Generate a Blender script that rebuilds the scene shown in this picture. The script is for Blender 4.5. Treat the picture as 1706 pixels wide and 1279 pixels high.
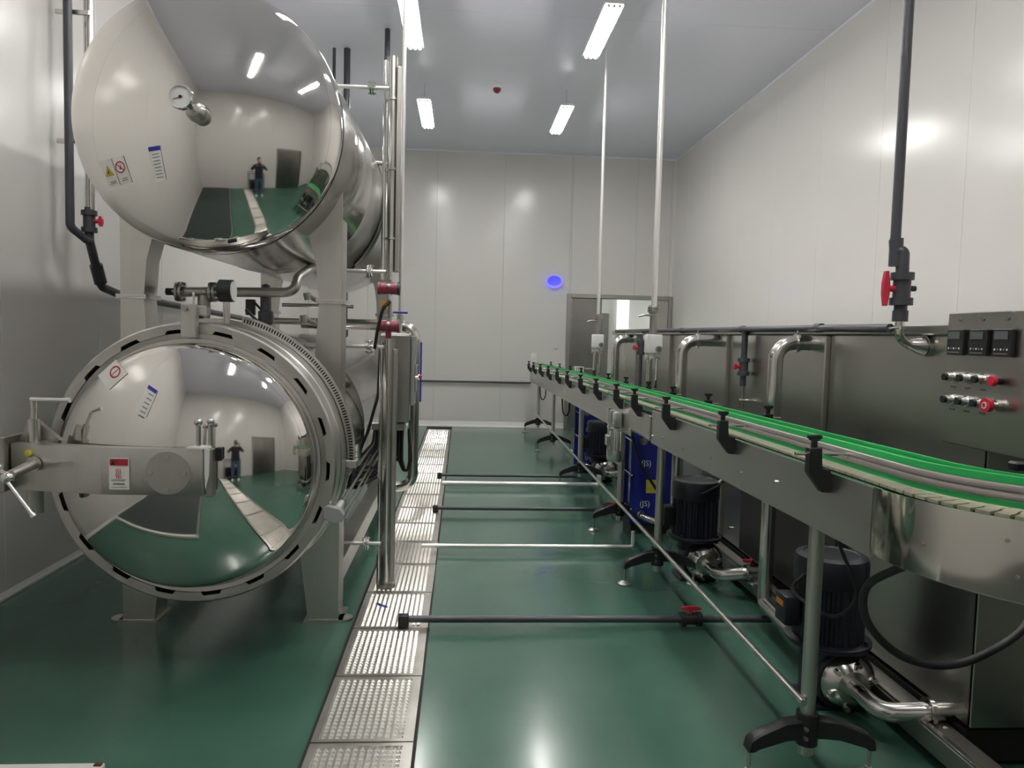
import bpy, bmesh, math, random
from mathutils import Vector, Matrix
random.seed(7)
C = bpy.context.scene
for o in list(bpy.data.objects): bpy.data.objects.remove(o)
COL = C.collection
PI = math.pi

# ------------------------------------------------------------ camera, world, exposure
F = 1250.0
R = Matrix(((0.9974928378646057, -0.06611090239266194, 0.02524652438740089),
            (-0.020894496349536107, 0.06571264394451337, 0.9976198015517339),
            (-0.0676125611932792, -0.9956461203714148, 0.06416653768309102))).transposed()
cd = bpy.data.cameras.new('camera'); cam = bpy.data.objects.new('camera', cd); COL.objects.link(cam)
cd.sensor_fit = 'HORIZONTAL'; cd.sensor_width = 36.0; cd.lens = 36.0 * F / 1706.0
cd.clip_start = 0.02; cd.clip_end = 80
cam.matrix_world = Matrix.Translation((0, 0, 1.6)) @ R.to_4x4()
C.camera = cam
w = bpy.data.worlds.new('world'); C.world = w; w.use_nodes = True
w.node_tree.nodes['Background'].inputs[0].default_value = (0.6, 0.65, 0.7, 1)
w.node_tree.nodes['Background'].inputs[1].default_value = 0.15
C.view_settings.view_transform = 'Standard'; C.view_settings.look = 'None'
C.view_settings.gamma = 1.0; C.view_settings.use_curve_mapping = False
C.view_settings.exposure = 0.0
TUBE = 67.0      # strength of the fluorescent tubes

# ------------------------------------------------------------ materials
def mat(name, col, rough=.5, metal=0., spec=.5, coat=0., coat_r=.05, emit=None, es=0.,
        noise=None, bump=None, rvar=None, trans=0., aniso=0.):
    """noise=(scale,amount,(sx,sy,sz)) varies the colour; bump=(scale,strength,(sx,sy,sz)); rvar=(scale,amount)"""
    m = bpy.data.materials.new(name); m.use_nodes = True
    nt = m.node_tree; b = nt.nodes['Principled BSDF']; L = nt.links
    b.inputs['Base Color'].default_value = (*col, 1); b.inputs['Roughness'].default_value = rough
    b.inputs['Metallic'].default_value = metal; b.inputs['Specular IOR Level'].default_value = spec
    b.inputs['Coat Weight'].default_value = coat; b.inputs['Coat Roughness'].default_value = coat_r
    b.inputs['Anisotropic'].default_value = aniso
    b.inputs['Transmission Weight'].default_value = trans
    if emit: b.inputs['Emission Color'].default_value = (*emit, 1); b.inputs['Emission Strength'].default_value = es
    def tex(scale, sc, detail=4):
        g = nt.nodes.new('ShaderNodeNewGeometry'); mp = nt.nodes.new('ShaderNodeMapping')
        L.new(g.outputs['Position'], mp.inputs['Vector']); mp.inputs['Scale'].default_value = sc
        n = nt.nodes.new('ShaderNodeTexNoise'); n.inputs['Scale'].default_value = scale
        n.inputs['Detail'].default_value = detail; L.new(mp.outputs[0], n.inputs['Vector']); return n
    if noise:
        n = tex(noise[0], noise[2] if len(noise) > 2 else (1, 1, 1))
        r = nt.nodes.new('ShaderNodeMapRange'); r.clamp = False; r.inputs['From Min'].default_value = .3; r.inputs['From Max'].default_value = .7
        r.inputs['To Min'].default_value = 1 - noise[1]; r.inputs['To Max'].default_value = 1 + noise[1]
        L.new(n.outputs[0], r.inputs[0])
        h = nt.nodes.new('ShaderNodeHueSaturation'); h.inputs['Color'].default_value = (*col, 1)
        L.new(r.outputs[0], h.inputs['Value']); L.new(h.outputs[0], b.inputs['Base Color'])
    if rvar:
        n = tex(rvar[0], rvar[2] if len(rvar) > 2 else (1, 1, 1))
        r = nt.nodes.new('ShaderNodeMapRange'); r.clamp = False; r.inputs['From Min'].default_value = .3; r.inputs['From Max'].default_value = .7
        r.inputs['To Min'].default_value = max(0, rough - rvar[1]); r.inputs['To Max'].default_value = rough + rvar[1]
        L.new(n.outputs[0], r.inputs[0]); L.new(r.outputs[0], b.inputs['Roughness'])
    if bump:
        n = tex(bump[0], bump[2] if len(bump) > 2 else (1, 1, 1), 2)
        bp = nt.nodes.new('ShaderNodeBump'); bp.inputs['Strength'].default_value = bump[1]; bp.inputs['Distance'].default_value = .02
        L.new(n.outputs[0], bp.inputs['Height']); L.new(bp.outputs[0], b.inputs['Normal'])
    return m
M = {}
M['panel'] = mat('wall_panel_white', (.71, .69, .665), .20, spec=.55, noise=(.7, .02), bump=(1.1, .05))
M['ceil'] = mat('ceiling_panel', (.85, .86, .97), .28, spec=.5, noise=(.6, .02), bump=(1.0, .05))
M['joint'] = mat('joint_sealant', (.68, .67, .65), .6)
M['trim'] = mat('white_trim', (.78, .77, .74), .35)
M['floor'] = mat('green_epoxy', (.054, .132, .095), .22, spec=.42, coat=.2, coat_r=.12, noise=(1.3, .13))
M['mirror'] = mat('polished_steel', (.80, .775, .74), .05, 1, bump=(2.2, .05), rvar=(5, .025))
M['shell'] = mat('rolled_steel', (.62, .60, .58), .15, 1, bump=(3, .18, (1, .5, 1)), rvar=(4, .05))
M['satin'] = mat('satin_steel', (.60, .585, .55), .34, 1, noise=(9, .05, (1, 1, .1)), bump=(60, .04, (1, 1, .05)))
M['steel'] = mat('steel', (.66, .64, .61), .2, 1, rvar=(6, .06))
M['dull'] = mat('dull_steel', (.42, .41, .385), .38, 1, noise=(3, .08))
M['tunnel'] = mat('tunnel_steel', (.50, .49, .46), .30, 1, noise=(1.2, .06), bump=(1.2, .02), rvar=(1.5, .04))
M['convs'] = mat('conveyor_steel', (.56, .555, .53), .33, 1, noise=(5, .06, (1, .1, 1)), bump=(3, .08))
M['curvem'] = mat('curved_polished_steel', (.86, .82, .75), .07, 1, bump=(2.4, .2))
M['drainpan'] = mat('drain_pan_steel', (.54, .52, .48), .36, .9, noise=(6, .15))
M['drain'] = mat('glint_stud_steel', (.88, .85, .79), .27, .85, noise=(8, .06))  # studs lighter than the pan: their glints are put into the colour
M['chrome'] = mat('chrome', (.85, .84, .82), .07, 1)
M['paintpipe'] = mat('bright_pipe', (.80, .79, .77), .3, .6)
M['black'] = mat('black_plastic', (.012, .012, .013), .42)
M['pvc'] = mat('dark_grey_pvc', (.055, .056, .068), .38)
M['rubber'] = mat('black_rubber', (.01, .01, .011), .5)
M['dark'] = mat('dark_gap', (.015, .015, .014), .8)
M['red'] = mat('red_plastic', (.55, .02, .05), .35)
M['maroon'] = mat('maroon_paint', (.21, .022, .045), .35)
M['orange'] = mat('orange_label', (.75, .28, .02), .5)
M['green'] = mat('green_guide_plastic', (.03, .50, .13), .4, noise=(3, .08))
M['teal'] = mat('teal_strip', (.04, .32, .17), .4)
M['guiderod'] = mat('grey_guide_rod', (.50, .45, .43), .35, .5)
M['chain'] = mat('beige_chain', (.50, .44, .35), .45, noise=(30, .1))
M['navy'] = mat('navy_paint', (.007, .008, .016), .4)
M['blue'] = mat('blue_paint', (.012, .02, .21), .35)
M['bluelever'] = mat('blue_lever', (.03, .03, .40), .4)
M['yellow'] = mat('yellow_sticker', (.52, .45, .05), .5)
M['white'] = mat('white_enamel', (.80, .80, .78), .35)
M['paper'] = mat('white_sticker', (.80, .78, .74), .5)
M['print'] = mat('grey_print', (.22, .21, .21), .6)
M['stred'] = mat('red_print', (.45, .02, .04), .5)
M['alu'] = mat('cast_aluminium', (.70, .71, .68), .26, .9, noise=(12, .08))
M['grey'] = mat('grey_paint', (.30, .31, .30), .45)
M['tube'] = mat('fluorescent_tube', (1, 1, 1), .4, emit=(1.0, .985, .95), es=TUBE)
M['bluelight'] = mat('blue_lamp_glow', (.05, .05, .5), .4, emit=(.05, .045, 1.0), es=1.5)
M['bluelight2'] = mat('blue_lamp_rim', (.1, .1, .5), .4, emit=(.16, .15, 1.0), es=1.4)
M['glass'] = mat('dial_white', (.75, .75, .74), .2, coat=1, coat_r=.02)
M['lcd'] = mat('lcd_grey', (.10, .12, .12), .3)
M['leaf'] = mat('door_steel', (.33, .325, .31), .3, 1, noise=(2, .08))
M['lead'] = mat('door_leaf_tan', (.44, .42, .37), .5)
M['brown'] = mat('rust_brown', (.12, .03, .02), .6)
M['skin'] = mat('skin', (.45, .27, .2), .5)
M['jacket'] = mat('navy_jacket', (.012, .014, .03), .8)
M['jeans'] = mat('blue_jeans', (.06, .10, .17), .85)
M['hair'] = mat('black_hair', (.01, .009, .008), .6)
M['platform'] = mat('dark_platform', (.035, .05, .045), .4)

# ------------------------------------------------------------ mesh helpers
def fillet(pts, rad, n=7):
    pts = [Vector(p) for p in pts]
    if rad <= 0 or len(pts) < 3: return pts
    out = [pts[0]]
    for i in range(1, len(pts) - 1):
        a, b, c = pts[i - 1], pts[i], pts[i + 1]
        u = (a - b).normalized(); v = (c - b).normalized()
        ang = u.angle(v)
        if ang > PI - .03: out.append(b); continue
        d = min(rad / math.tan(ang / 2), (a - b).length * .49, (c - b).length * .49)
        r = d * math.tan(ang / 2)
        bis = (u + v).normalized(); cen = b + bis * (r / math.sin(ang / 2))
        s = b + u * d - cen; e = b + v * d - cen; tot = s.angle(e)
        for k in range(n + 1):
            t = k / n
            q = (s * math.sin((1 - t) * tot) + e * math.sin(t * tot)) / math.sin(tot)
            out.append(cen + q)
    out.append(pts[-1]); return out

def spl(pts, n=6):
    P = [Vector(p) for p in pts]; P = [P[0] * 2 - P[1]] + P + [P[-1] * 2 - P[-2]]; out = []
    for i in range(1, len(P) - 2):
        a, b, c, d = P[i - 1:i + 3]
        for k in range(n):
            t = k / n; out.append(.5 * (2 * b + (c - a) * t + (2 * a - 5 * b + 4 * c - d) * t * t + (3 * b - a - 3 * c + d) * t ** 3))
    out.append(P[-2]); return out

class MB:
    def __init__(s): s.bm = bmesh.new()
    def box(s, x0, x1, y0, y1, z0, z1, bev=0., seg=1, xf=None):
        r = bmesh.ops.create_cube(s.bm, size=1)
        vs = r['verts']
        bmesh.ops.scale(s.bm, verts=vs, vec=(abs(x1 - x0), abs(y1 - y0), abs(z1 - z0)))
        bmesh.ops.translate(s.bm, verts=vs, vec=((x0 + x1) / 2, (y0 + y1) / 2, (z0 + z1) / 2))
        if bev > 0:
            es = list({e for v in vs for e in v.link_edges})
            rr = bmesh.ops.bevel(s.bm, geom=es, offset=bev, segments=seg, affect='EDGES', profile=.5)
            vs = list({v for f in rr['faces'] for v in f.verts} | {v for v in vs if v.is_valid})
        if xf is not None: bmesh.ops.transform(s.bm, matrix=xf, verts=vs)
        return s
    def ring(s, c, x, y, r, seg):
        return [s.bm.verts.new(c + x * (r * math.cos(2 * PI * k / seg)) + y * (r * math.sin(2 * PI * k / seg))) for k in range(seg)]
    def skin(s, rings, caps=True, closed=False):
        n = len(rings[0])
        pr = list(zip(rings, rings[1:])) + ([(rings[-1], rings[0])] if closed else [])
        for a, b in pr:
            for k in range(n):
                try: s.bm.faces.new((a[k], a[(k + 1) % n], b[(k + 1) % n], b[k]))
                except ValueError: pass
        if caps and not closed:
            s.bm.faces.new(list(reversed(rings[0]))); s.bm.faces.new(rings[-1])
    def cyl(s, p0, p1, r, r2=None, seg=16, caps=True):
        p0, p1 = Vector(p0), Vector(p1); d = (p1 - p0).normalized()
        x = d.orthogonal().normalized(); y = d.cross(x)
        s.skin([s.ring(p0, x, y, r, seg), s.ring(p1, x, y, r if r2 is None else r2, seg)], caps); return s
    def tube(s, pts, r, fil=0., seg=12, caps=True, rr=None):
        P = fillet(pts, fil); d = (P[1] - P[0]).normalized(); x = d.orthogonal().normalized(); rings = []
        N = len(P)
        for i, p in enumerate(P):
            t = (P[min(i + 1, N - 1)] - P[max(i - 1, 0)]).normalized()
            x = (x - t * x.dot(t)).normalized(); y = t.cross(x)
            rad = r if rr is None else r + (rr - r) * i / (N - 1)
            rings.append(s.ring(p, x, y, rad, seg))
        s.skin(rings, caps); return s
    def lathe(s, prof, origin, axis, seg=48, caps=False, fn=None):
        """prof: list of (radius, height along axis)"""
        o = Vector(origin); d = Vector(axis).normalized(); x = d.orthogonal().normalized(); y = d.cross(x)
        rings = []; ends = []
        for r, h in prof:
            if r < 1e-5: rings.append(s.bm.verts.new(o + d * h))
            else:
                rings.append([s.bm.verts.new(o + d * h + (x * math.cos(2 * PI * k / seg) + y * math.sin(2 * PI * k / seg)) * (fn(r, k) if fn else r)) for k in range(seg)])
        for a, b in zip(rings, rings[1:]):
            for k in range(seg):
                k2 = (k + 1) % seg
                if isinstance(a, list) and isinstance(b, list): s.bm.faces.new((a[k], a[k2], b[k2], b[k]))
                elif isinstance(b, list): s.bm.faces.new((a, b[k2], b[k]))
                elif isinstance(a, list): s.bm.faces.new((a[k], a[k2], b))
        if caps:
            if isinstance(rings[0], list): s.bm.faces.new(list(reversed(rings[0])))
            if isinstance(rings[-1], list): s.bm.faces.new(rings[-1])
        return s
    def prism(s, poly, plane, a0, a1, bev=0.):
        """poly in 2D; plane 'xz' extrudes along y, 'xy' along z, 'yz' along x"""
        def P(u, v, a): return {'xz': (u, a, v), 'xy': (u, v, a), 'yz': (a, u, v)}[plane]
        A = [s.bm.verts.new(P(u, v, a0)) for u, v in poly]; B = [s.bm.verts.new(P(u, v, a1)) for u, v in poly]
        n = len(poly)
        fs = [s.bm.faces.new(A), s.bm.faces.new(list(reversed(B)))]
        for k in range(n): fs.append(s.bm.faces.new((A[k], B[k], B[(k + 1) % n], A[(k + 1) % n])))
        if bev > 0:
            es = list({e for f in fs for e in f.edges})
            bmesh.ops.bevel(s.bm, geom=es, offset=bev, segments=1, affect='EDGES')
        return s
    def strip(s, rows, closed=False):
        """rows of cross-section points swept along; each row the same length, the section is closed"""
        rings = [[s.bm.verts.new(p) for p in r] for r in rows]; s.skin(rings, caps=not closed, closed=closed); return s
    def ball(s, c, r, sc=(1, 1, 1), seg=14):
        bmesh.ops.create_uvsphere(s.bm, u_segments=seg, v_segments=max(6, seg // 2 + 1), radius=r,
                                  matrix=Matrix.Translation(c) @ Matrix.Diagonal((*sc, 1))); return s
    def build(s, name, m, parent=None, sharp=35, smooth=True, loc=None):
        bmesh.ops.recalc_face_normals(s.bm, faces=s.bm.faces)
        off = Vector((0, 0, 0)); p = parent
        while p is not None: off += Vector(p.location); p = p.parent
        if loc is not None: off = Vector(loc)
        elif parent is None:
            vs = [v.co for v in s.bm.verts]
            off = Vector(((min(v.x for v in vs) + max(v.x for v in vs)) / 2, (min(v.y for v in vs) + max(v.y for v in vs)) / 2, min(v.z for v in vs)))
        bmesh.ops.translate(s.bm, verts=s.bm.verts, vec=-off)
        me = bpy.data.meshes.new(name); s.bm.to_mesh(me); s.bm.free()
        me.materials.append(M[m])
        if smooth:
            me.polygons.foreach_set('use_smooth', [True] * len(me.polygons)); me.set_sharp_from_angle(angle=math.radians(sharp))
        o = bpy.data.objects.new(name, me); COL.objects.link(o)
        if parent is not None: o.parent = parent
        else: o.location = off
        return o

def tag(o, label=None, cat=None, group=None, kind=None):
    if label: o['label'] = label
    if cat: o['category'] = cat
    if group: o['group'] = group
    if kind: o['kind'] = kind
    return o
def thing(name, loc, label, cat, group=None):
    o = bpy.data.objects.new(name, None); COL.objects.link(o); o.location = loc; o.empty_display_size = .1
    return tag(o, label, cat, group)
def struct(o, label=None): o['kind'] = 'structure'; return o
def copy_tree(o, parent=None):
    c = o.copy(); COL.objects.link(c)
    if parent is not None: c.parent = parent
    for ch in list(o.children): copy_tree(ch, c)
    return c
def text_mesh(txt, size, name, m, parent, mtx, ext=.0006):
    cu = bpy.data.curves.new('t', 'FONT'); cu.body = txt; cu.size = size; cu.align_x = 'CENTER'; cu.align_y = 'CENTER'; cu.extrude = ext; cu.resolution_u = 3
    t = bpy.data.objects.new('t', cu); COL.objects.link(t)
    me = bpy.data.meshes.new_from_object(t.evaluated_get(bpy.context.evaluated_depsgraph_get()))
    bpy.data.objects.remove(t)
    off = Vector((0, 0, 0)); p = parent
    while p is not None: off += Vector(p.location); p = p.parent
    me.transform(Matrix.Translation(-off) @ mtx); me.materials.clear(); me.materials.append(M[m])
    o = bpy.data.objects.new(name, me); COL.objects.link(o); o.parent = parent; return o
FRONT = Matrix.Rotation(PI / 2, 4, 'X')                     # text facing -Y
def flat(name, pts, m, parent, th=.0015, n=(0, -1, 0)):
    """thin printed piece: polygon with a small thickness along n"""
    b = MB(); n = Vector(n)
    A = [b.bm.verts.new(Vector(p)) for p in pts]; B = [b.bm.verts.new(Vector(p) + n * th) for p in pts]
    k = len(pts); b.bm.faces.new(A); b.bm.faces.new(list(reversed(B)))
    for i in range(k): b.bm.faces.new((A[i], B[i], B[(i + 1) % k], A[(i + 1) % k]))
    return b.build(name, m, parent, smooth=False)

# ------------------------------------------------------------ room
XL, XR, YF, YB, ZC = -2.62, 3.65, 13.0, -1.25, 4.71
fl = struct(MB().box(XL - .2, XR + .2, YB - .2, YF + .1, -.2, 0).build('floor', 'floor', smooth=False))
fl2 = struct(MB().box(.5, 5.5, YF + .1, YF + 5, -.2, 0).build('floor', 'floor', smooth=False))
ce = struct(MB().box(XL - .2, XR + .2, YB - .2, YF + .1, ZC + .02, ZC + .2).build('ceiling', 'joint', smooth=False))
for y0, y1 in ((YB, 1.42), (1.42, 7.47), (7.47, YF)):
    MB().box(XL, XR, y0 + .003, y1 - .003, ZC, ZC + .022, .002).build('ceiling_panel', 'ceil', ce, smooth=False)
def wall(name, axis, at, lo, hi, joints, openings=()):
    """axis 'x': wall plane X=at running along Y; axis 'y': plane Y=at running along X. sign gives which side is outside"""
    pos, sg = at
    def bx(b, a0, a1, d0, d1, z0, z1, bev=0):
        if axis == 'x': b.box(min(pos + sg * d0, pos + sg * d1), max(pos + sg * d0, pos + sg * d1), a0, a1, z0, z1, bev)
        else: b.box(a0, a1, min(pos + sg * d0, pos + sg * d1), max(pos + sg * d0, pos + sg * d1), z0, z1, bev)
    segs = []; cur = lo
    for o0, o1, oz in openings:
        segs.append((cur, o0, 0)); segs.append((o0, o1, oz)); cur = o1
    segs.append((cur, hi, 0))
    b = MB()
    for a0, a1, z0 in segs: bx(b, a0, a1, .02, .12, z0, ZC)
    bmesh.ops.remove_doubles(b.bm, verts=b.bm.verts, dist=1e-4)
    wl = struct(b.build(name, 'joint', smooth=False))
    js = [lo] + [j for j in joints if lo < j < hi] + [hi]
    for a0, a1, z0 in segs:
        cut = [a0] + [j for j in js if a0 < j < a1] + [a1]
        for c0, c1 in zip(cut, cut[1:]):
            if c1 - c0 < .02: continue
            q = MB(); bx(q, c0 + .0012, c1 - .0012, 0, .022, z0 + .002, ZC - .002, .0015); q.build('wall_panel', 'panel', wl, smooth=False)
    return wl
wall('wall_left', 'x', (XL, -1), YB, YF, [4.47 + 1.15 * k for k in range(-6, 10)])
wall('wall_right', 'x', (XR, 1), YB, YF, [5.35 + 1.15 * k for k in range(-6, 8)])
wall('wall_far', 'y', (YF, 1), XL, XR, [-.47 + 1.15 * k for k in range(-3, 5)], [(1.86, 3.58, 2.29)])
wall('wall_back', 'y', (YB, -1), XL, XR, [-.2 + 1.15 * k for k in range(-3, 5)])
for nm, a in (('baseboard_left', (XL, XL + .016, YB, YF)), ('baseboard_right', (XR - .016, XR, YB, YF))):
    b = MB(); x0, x1, y0, y1 = a
    xi, xo = (x1, x0) if nm.endswith('left') else (x0, x1)
    b.prism([(xo, 0), (xi, 0), (xi, .012), ((xi + xo) / 2, .025), (xo, .045)], 'xz', y0, y1)
    struct(b.build(nm, 'trim', smooth=False))
for nm, x0, x1 in (('baseboard_far', XL, 1.80),):
    struct(MB().prism([(YF, 0), (YF - .035, 0), (YF - .035, .012), (YF - .018, .04), (YF, .10)], 'yz', x0, x1).build(nm, 'trim', smooth=False))
for nm, x0, x1, y0, y1 in (('trim_1', XL, XR, YF - .045, YF), ):
    struct(MB().prism([(y1 - .02, ZC), (y1, ZC), (y1, ZC - .02)], 'yz', x0, x1).build(nm, 'ceil', smooth=False))
for nm, xa, xb in (('trim_2', XR, XR - .014), ('trim_3', XL, XL + .014)):
    struct(MB().prism([(xa, ZC), (xb, ZC), (xa, ZC - .014)], 'xz', YB, YF).build(nm, 'ceil', smooth=False))
struct(MB().prism([(XR, YF), (XR - .03, YF), (XR, YF - .03)], 'xy', 0, ZC).build('trim_4', 'panel', smooth=False))

# far door: frame, half-open dark leaf on the left, tan leaf on the right
dr = struct(bpy.data.objects.new('door_1', None)); COL.objects.link(dr); dr.location = (2.82, 12.97, 0)
MB().box(1.80, 1.87, 12.93, 13.12, 0, 2.35, .006).build('door_frame_post', 'dull', dr)
MB().box(3.58, 3.645, 12.93, 13.12, 0, 2.35, .006).build('door_frame_post', 'dull', dr)
MB().box(1.872, 3.578, 12.93, 13.12, 2.28, 2.35, .006).build('door_frame_head', 'dull', dr)
lf = MB().box(1.88, 2.41, 12.955, 13.0, .01, 2.275, .005).build('door_leaf', 'leaf', dr)
MB().cyl((2.36, 12.94, .95), (2.36, 12.94, 1.15), .012).build('door_handle', 'steel', lf)
MB().box(1.872, 1.885, 12.93, 12.952, .02, 2.27).build('door_edge_strip', 'steel', dr, smooth=False)
lf2 = MB().box(3.38, 3.575, 12.955, 13.0, .01, 2.275, .005).build('door_leaf', 'lead', dr)
# corridor beyond the door
for nm, bxs in (('wall_corridor', (.5, 5.5, YF + 3.6, YF + 3.7, 0, 3)), ('wall_corridor', (.5, .6, YF + .13, YF + 3.6, 0, 3)),
                ('wall_corridor', (5.4, 5.5, YF + .13, YF + 3.6, 0, 3)), ('ceiling_corridor', (.5, 5.5, YF + .13, YF + 3.7, 3.01, 3.1))):
    struct(MB().box(*bxs).build(nm, 'white', smooth=False))
struct(MB().box(3.28, 3.55, YF + 2.9, YF + 3.55, 0, 3, .004).build('column_corridor', 'white', smooth=False))
d3 = struct(bpy.data.objects.new('door_3', None)); COL.objects.link(d3); d3.location = (3.0, YF + 3.5, 0)
MB().box(2.3, 3.24, YF + 3.54, YF + 3.59, 0, 2.15, .004).build('door_leaf', 'leaf', d3)
# double door in the wall behind the camera, seen in the tank's polished door
d2 = struct(bpy.data.objects.new('door_2', None)); COL.objects.link(d2); d2.location = (1.9, YB, 0)
for x0, x1 in ((1.25, 1.93), (1.94, 2.62)):
    q = MB().box(x0, x1, YB + .002, YB + .04, .01, 2.1, .004).build('door_leaf', 'leaf', d2)
MB().box(1.18, 1.245, YB + .002, YB + .07, 0, 2.18).build('door_frame_post', 'dull', d2)
MB().box(2.625, 2.69, YB + .002, YB + .07, 0, 2.18).build('door_frame_post', 'dull', d2)
MB().box(1.248, 2.622, YB + .002, YB + .07, 2.11, 2.18).build('door_frame_head', 'dull', d2)

# ------------------------------------------------------------ ceiling lights
def make_light():
    t = thing('ceiling_light', (0, 0, 4.47), 'x', 'light', 'suspended fluorescent light fittings')
    MB().prism([(-.05, 4.505), (.05, 4.505), (.086, 4.485), (.086, 4.464), (.082, 4.464), (.078, 4.477), (-.078, 4.477), (-.082, 4.464), (-.086, 4.464), (-.086, 4.485)], 'xz', -.61, .61).build('housing', 'white', t, smooth=False)  # side lips added to hold back light thrown at the ceiling
    for x in (-.047, 0, .047):
        MB().cyl((x, -.585, 4.456), (x, .585, 4.456), .0165, seg=10).build('tube', 'tube', t)
        for y in (-1, 1):
            MB().cyl((x, y * .587, 4.458), (x, y * .605, 4.458), .014, seg=8).build('lamp_holder', 'white', t)
    for y in (-.5, .5):
        MB().cyl((0, y, 4.501), (0, y, ZC - .002), .004, seg=6).build('hanger', 'steel', t)
    return t
LY = [7.2, 10.1, 4.3, 1.4]
LN = {(0, 0): 'bright suspended triple tube light at top centre left of the ceiling seam', (0, 1): 'bright suspended triple tube light nearer camera on the right, above thin white pipe',
      (1, 0): 'far left suspended tube light above the far wall beside the steel column', (1, 1): 'far right suspended tube light beyond the red detector',
      (2, 0): 'suspended tube light above the polished tanks, out of the picture', (2, 1): 'suspended tube light above the conveyor, out of the picture',
      (3, 0): 'suspended tube light overhead left near the camera, out of the picture', (3, 1): 'suspended tube light overhead right near the camera, out of the picture'}
lp = None
for i, y in enumerate(LY):
    for j, x in enumerate((-.53, 1.25)):
        o = lp = make_light() if lp is None else None or copy_tree(L0)
        if i == 0 and j == 0: L0 = o
        o.location = (x, y, 4.47); o['label'] = LN[(i, j)]
o = copy_tree(L0); o.location = (2.6, YF + 1.8, 2.75); o['label'] = 'unseen tube light added in the bright room beyond the far door'  # unseen lamp added to light the corridor
for ch in list(o.children):
    if ch.name.startswith('hanger'): bpy.data.objects.remove(ch)
o2 = copy_tree(o); o2.location = (4.0, YF + 1.8, 2.75); o2['label'] = 'second unseen tube light added to brighten the room beyond the far door'  # another unseen lamp, added to make the corridor brighter

t = thing('smoke_detector', (.369, 9.57, 4.6), 'small round ceiling detector with a red cap between the far lights', 'detector')
MB().lathe([(.001, ZC - .001), (.055, ZC - .001), (.055, 4.685), (.045, 4.67), (.001, 4.67)], (.369, 9.57, 0), (0, 0, 1), 20).build('base', 'white', t)
MB().lathe([(.001, 4.67), (.05, 4.67), (.052, 4.655), (.04, 4.63), (.018, 4.615), (.001, 4.612)], (.369, 9.57, 0), (0, 0, 1), 20).build('cap', 'maroon', t)
t = thing('wall_lamp', (1.565, 12.95, 2.44), 'glowing blue oval lamp high on the far wall left of the door', 'lamp')
b = MB().lathe([(.001, .045), (.11, .045), (.12, .05), (.118, .0), (.001, 0)], (1.565, 12.99, 2.555), (0, -1, 0), 28)
for v in b.bm.verts: v.co.z = 2.555 + (v.co.z - 2.555) * .8
b.build('diffuser', 'bluelight', t)
b = MB()
rows = []
for k in range(21):
    a = PI + PI * k / 20
    c = Vector((1.565 + .13 * math.cos(a), 12.945, 2.545 + .1 * math.sin(a)))
    wd = .012 + .022 * math.sin(PI * k / 20)
    n = Vector((math.cos(a), 0, math.sin(a)))
    rows.append([c - n * wd, c - n * wd + Vector((0, -.02, 0)), c + n * .01 + Vector((0, -.02, 0)), c + n * .01, c + Vector((0, .045, 0))])
b.strip(rows); b.build('rim', 'bluelight2', t)
# far wall pieces
tag(MB().tube([(-2.3, 12.95, .785), (1.2, 12.95, .79)], .018).build('wall_pipe', 'pvc'), 'thin black pipe running along the far wall behind the conveyor end', 'pipe')
t = thing('wall_socket', (1.25, 12.98, 1.08), 'white rectangular plate on the far wall above the conveyor end', 'socket')
MB().box(1.195, 1.305, 12.965, 12.998, 1.08, 1.30, .006, 2).build('plate', 'white', t)
MB().box(1.225, 1.275, 12.958, 12.964, 1.15, 1.23, .002).build('rocker', 'paper', t)
tag(MB().lathe([(.001, .02), (.03, .02), (.036, .01), (.036, 0), (.001, 0)], (1.63, 12.998, 1.42), (0, -1, 0), 16).build('wall_button', 'panel'), 'small round pale button on the far wall left of the door frame', 'button')

# ------------------------------------------------------------ drain with stamped covers
dc = thing('drain_channel', (-.355, 5.9, 0), 'long floor drain with bright stamped steel covers', 'drain')
for x0, x1, y0, y1 in ((-.566, -.556, YB + .05, 12.95), (-.154, -.144, YB + .05, 12.95)):
    MB().box(x0, x1, y0, y1, -.02, .006).build('channel_edge', 'dark', dc, smooth=False)
MB().box(-.556, -.154, YB + .05, 12.95, .0005, .002).build('channel_bed', 'dark', dc, smooth=False)
NX, NY, LEN = 12, 18, .568
def cover_mesh():
    b = MB()
    # frame rim
    for x0, x1, y0, y1 in ((-.198, -.170, 0, LEN - .01), (.160, .198, 0, LEN - .01), (-.170, .160, 0, .022), (-.170, .160, LEN - .032, LEN - .01)):
        b.box(x0, x1, y0, y1, .003, .011)
    b.box(-.170, .160, .022, LEN - .032, .003, .0055)
    return b
def stud_mesh():
    b = MB()
    sx, sy = .330 / NX, (LEN - .054) / NY
    for i in range(NX):
        for j in range(NY):
            x = -.170 + sx * (i + .5); y = .022 + sy * (j + .5); hx, hy = sx * .36, sy * .34
            lo = [b.bm.verts.new((x + a * hx, y + c * hy, .0055)) for a, c in ((-1, -1), (1, -1), (1, 1), (-1, 1))]
            hi = [b.bm.verts.new((x + a * hx * .3, y + c * hy * .3, .0135)) for a, c in ((-1, -1), (1, -1), (1, 1), (-1, 1))]
            b.bm.faces.new(hi)
            for k in range(4): b.bm.faces.new((lo[k], lo[(k + 1) % 4], hi[(k + 1) % 4], hi[k]))
    return b
y = 2.853 - .568 * 7; first = None
while y + .568 < 12.97:
    if first is None:
        cm = cover_mesh().build('drain_cover', 'drainpan', dc, loc=(0, 0, 0)); sm = stud_mesh().build('stud_grid', 'drain', cm, loc=(0, 0, 0), smooth=False); sm['kind'] = 'stuff'; first = cm
    else: cm = copy_tree(first, dc)
    cm.location = Vector((-.353 + random.uniform(-.003, .003), y, 0)) - Vector(dc.location); cm.rotation_euler = (0, 0, random.uniform(-.004, .004))
    y += .568
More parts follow.
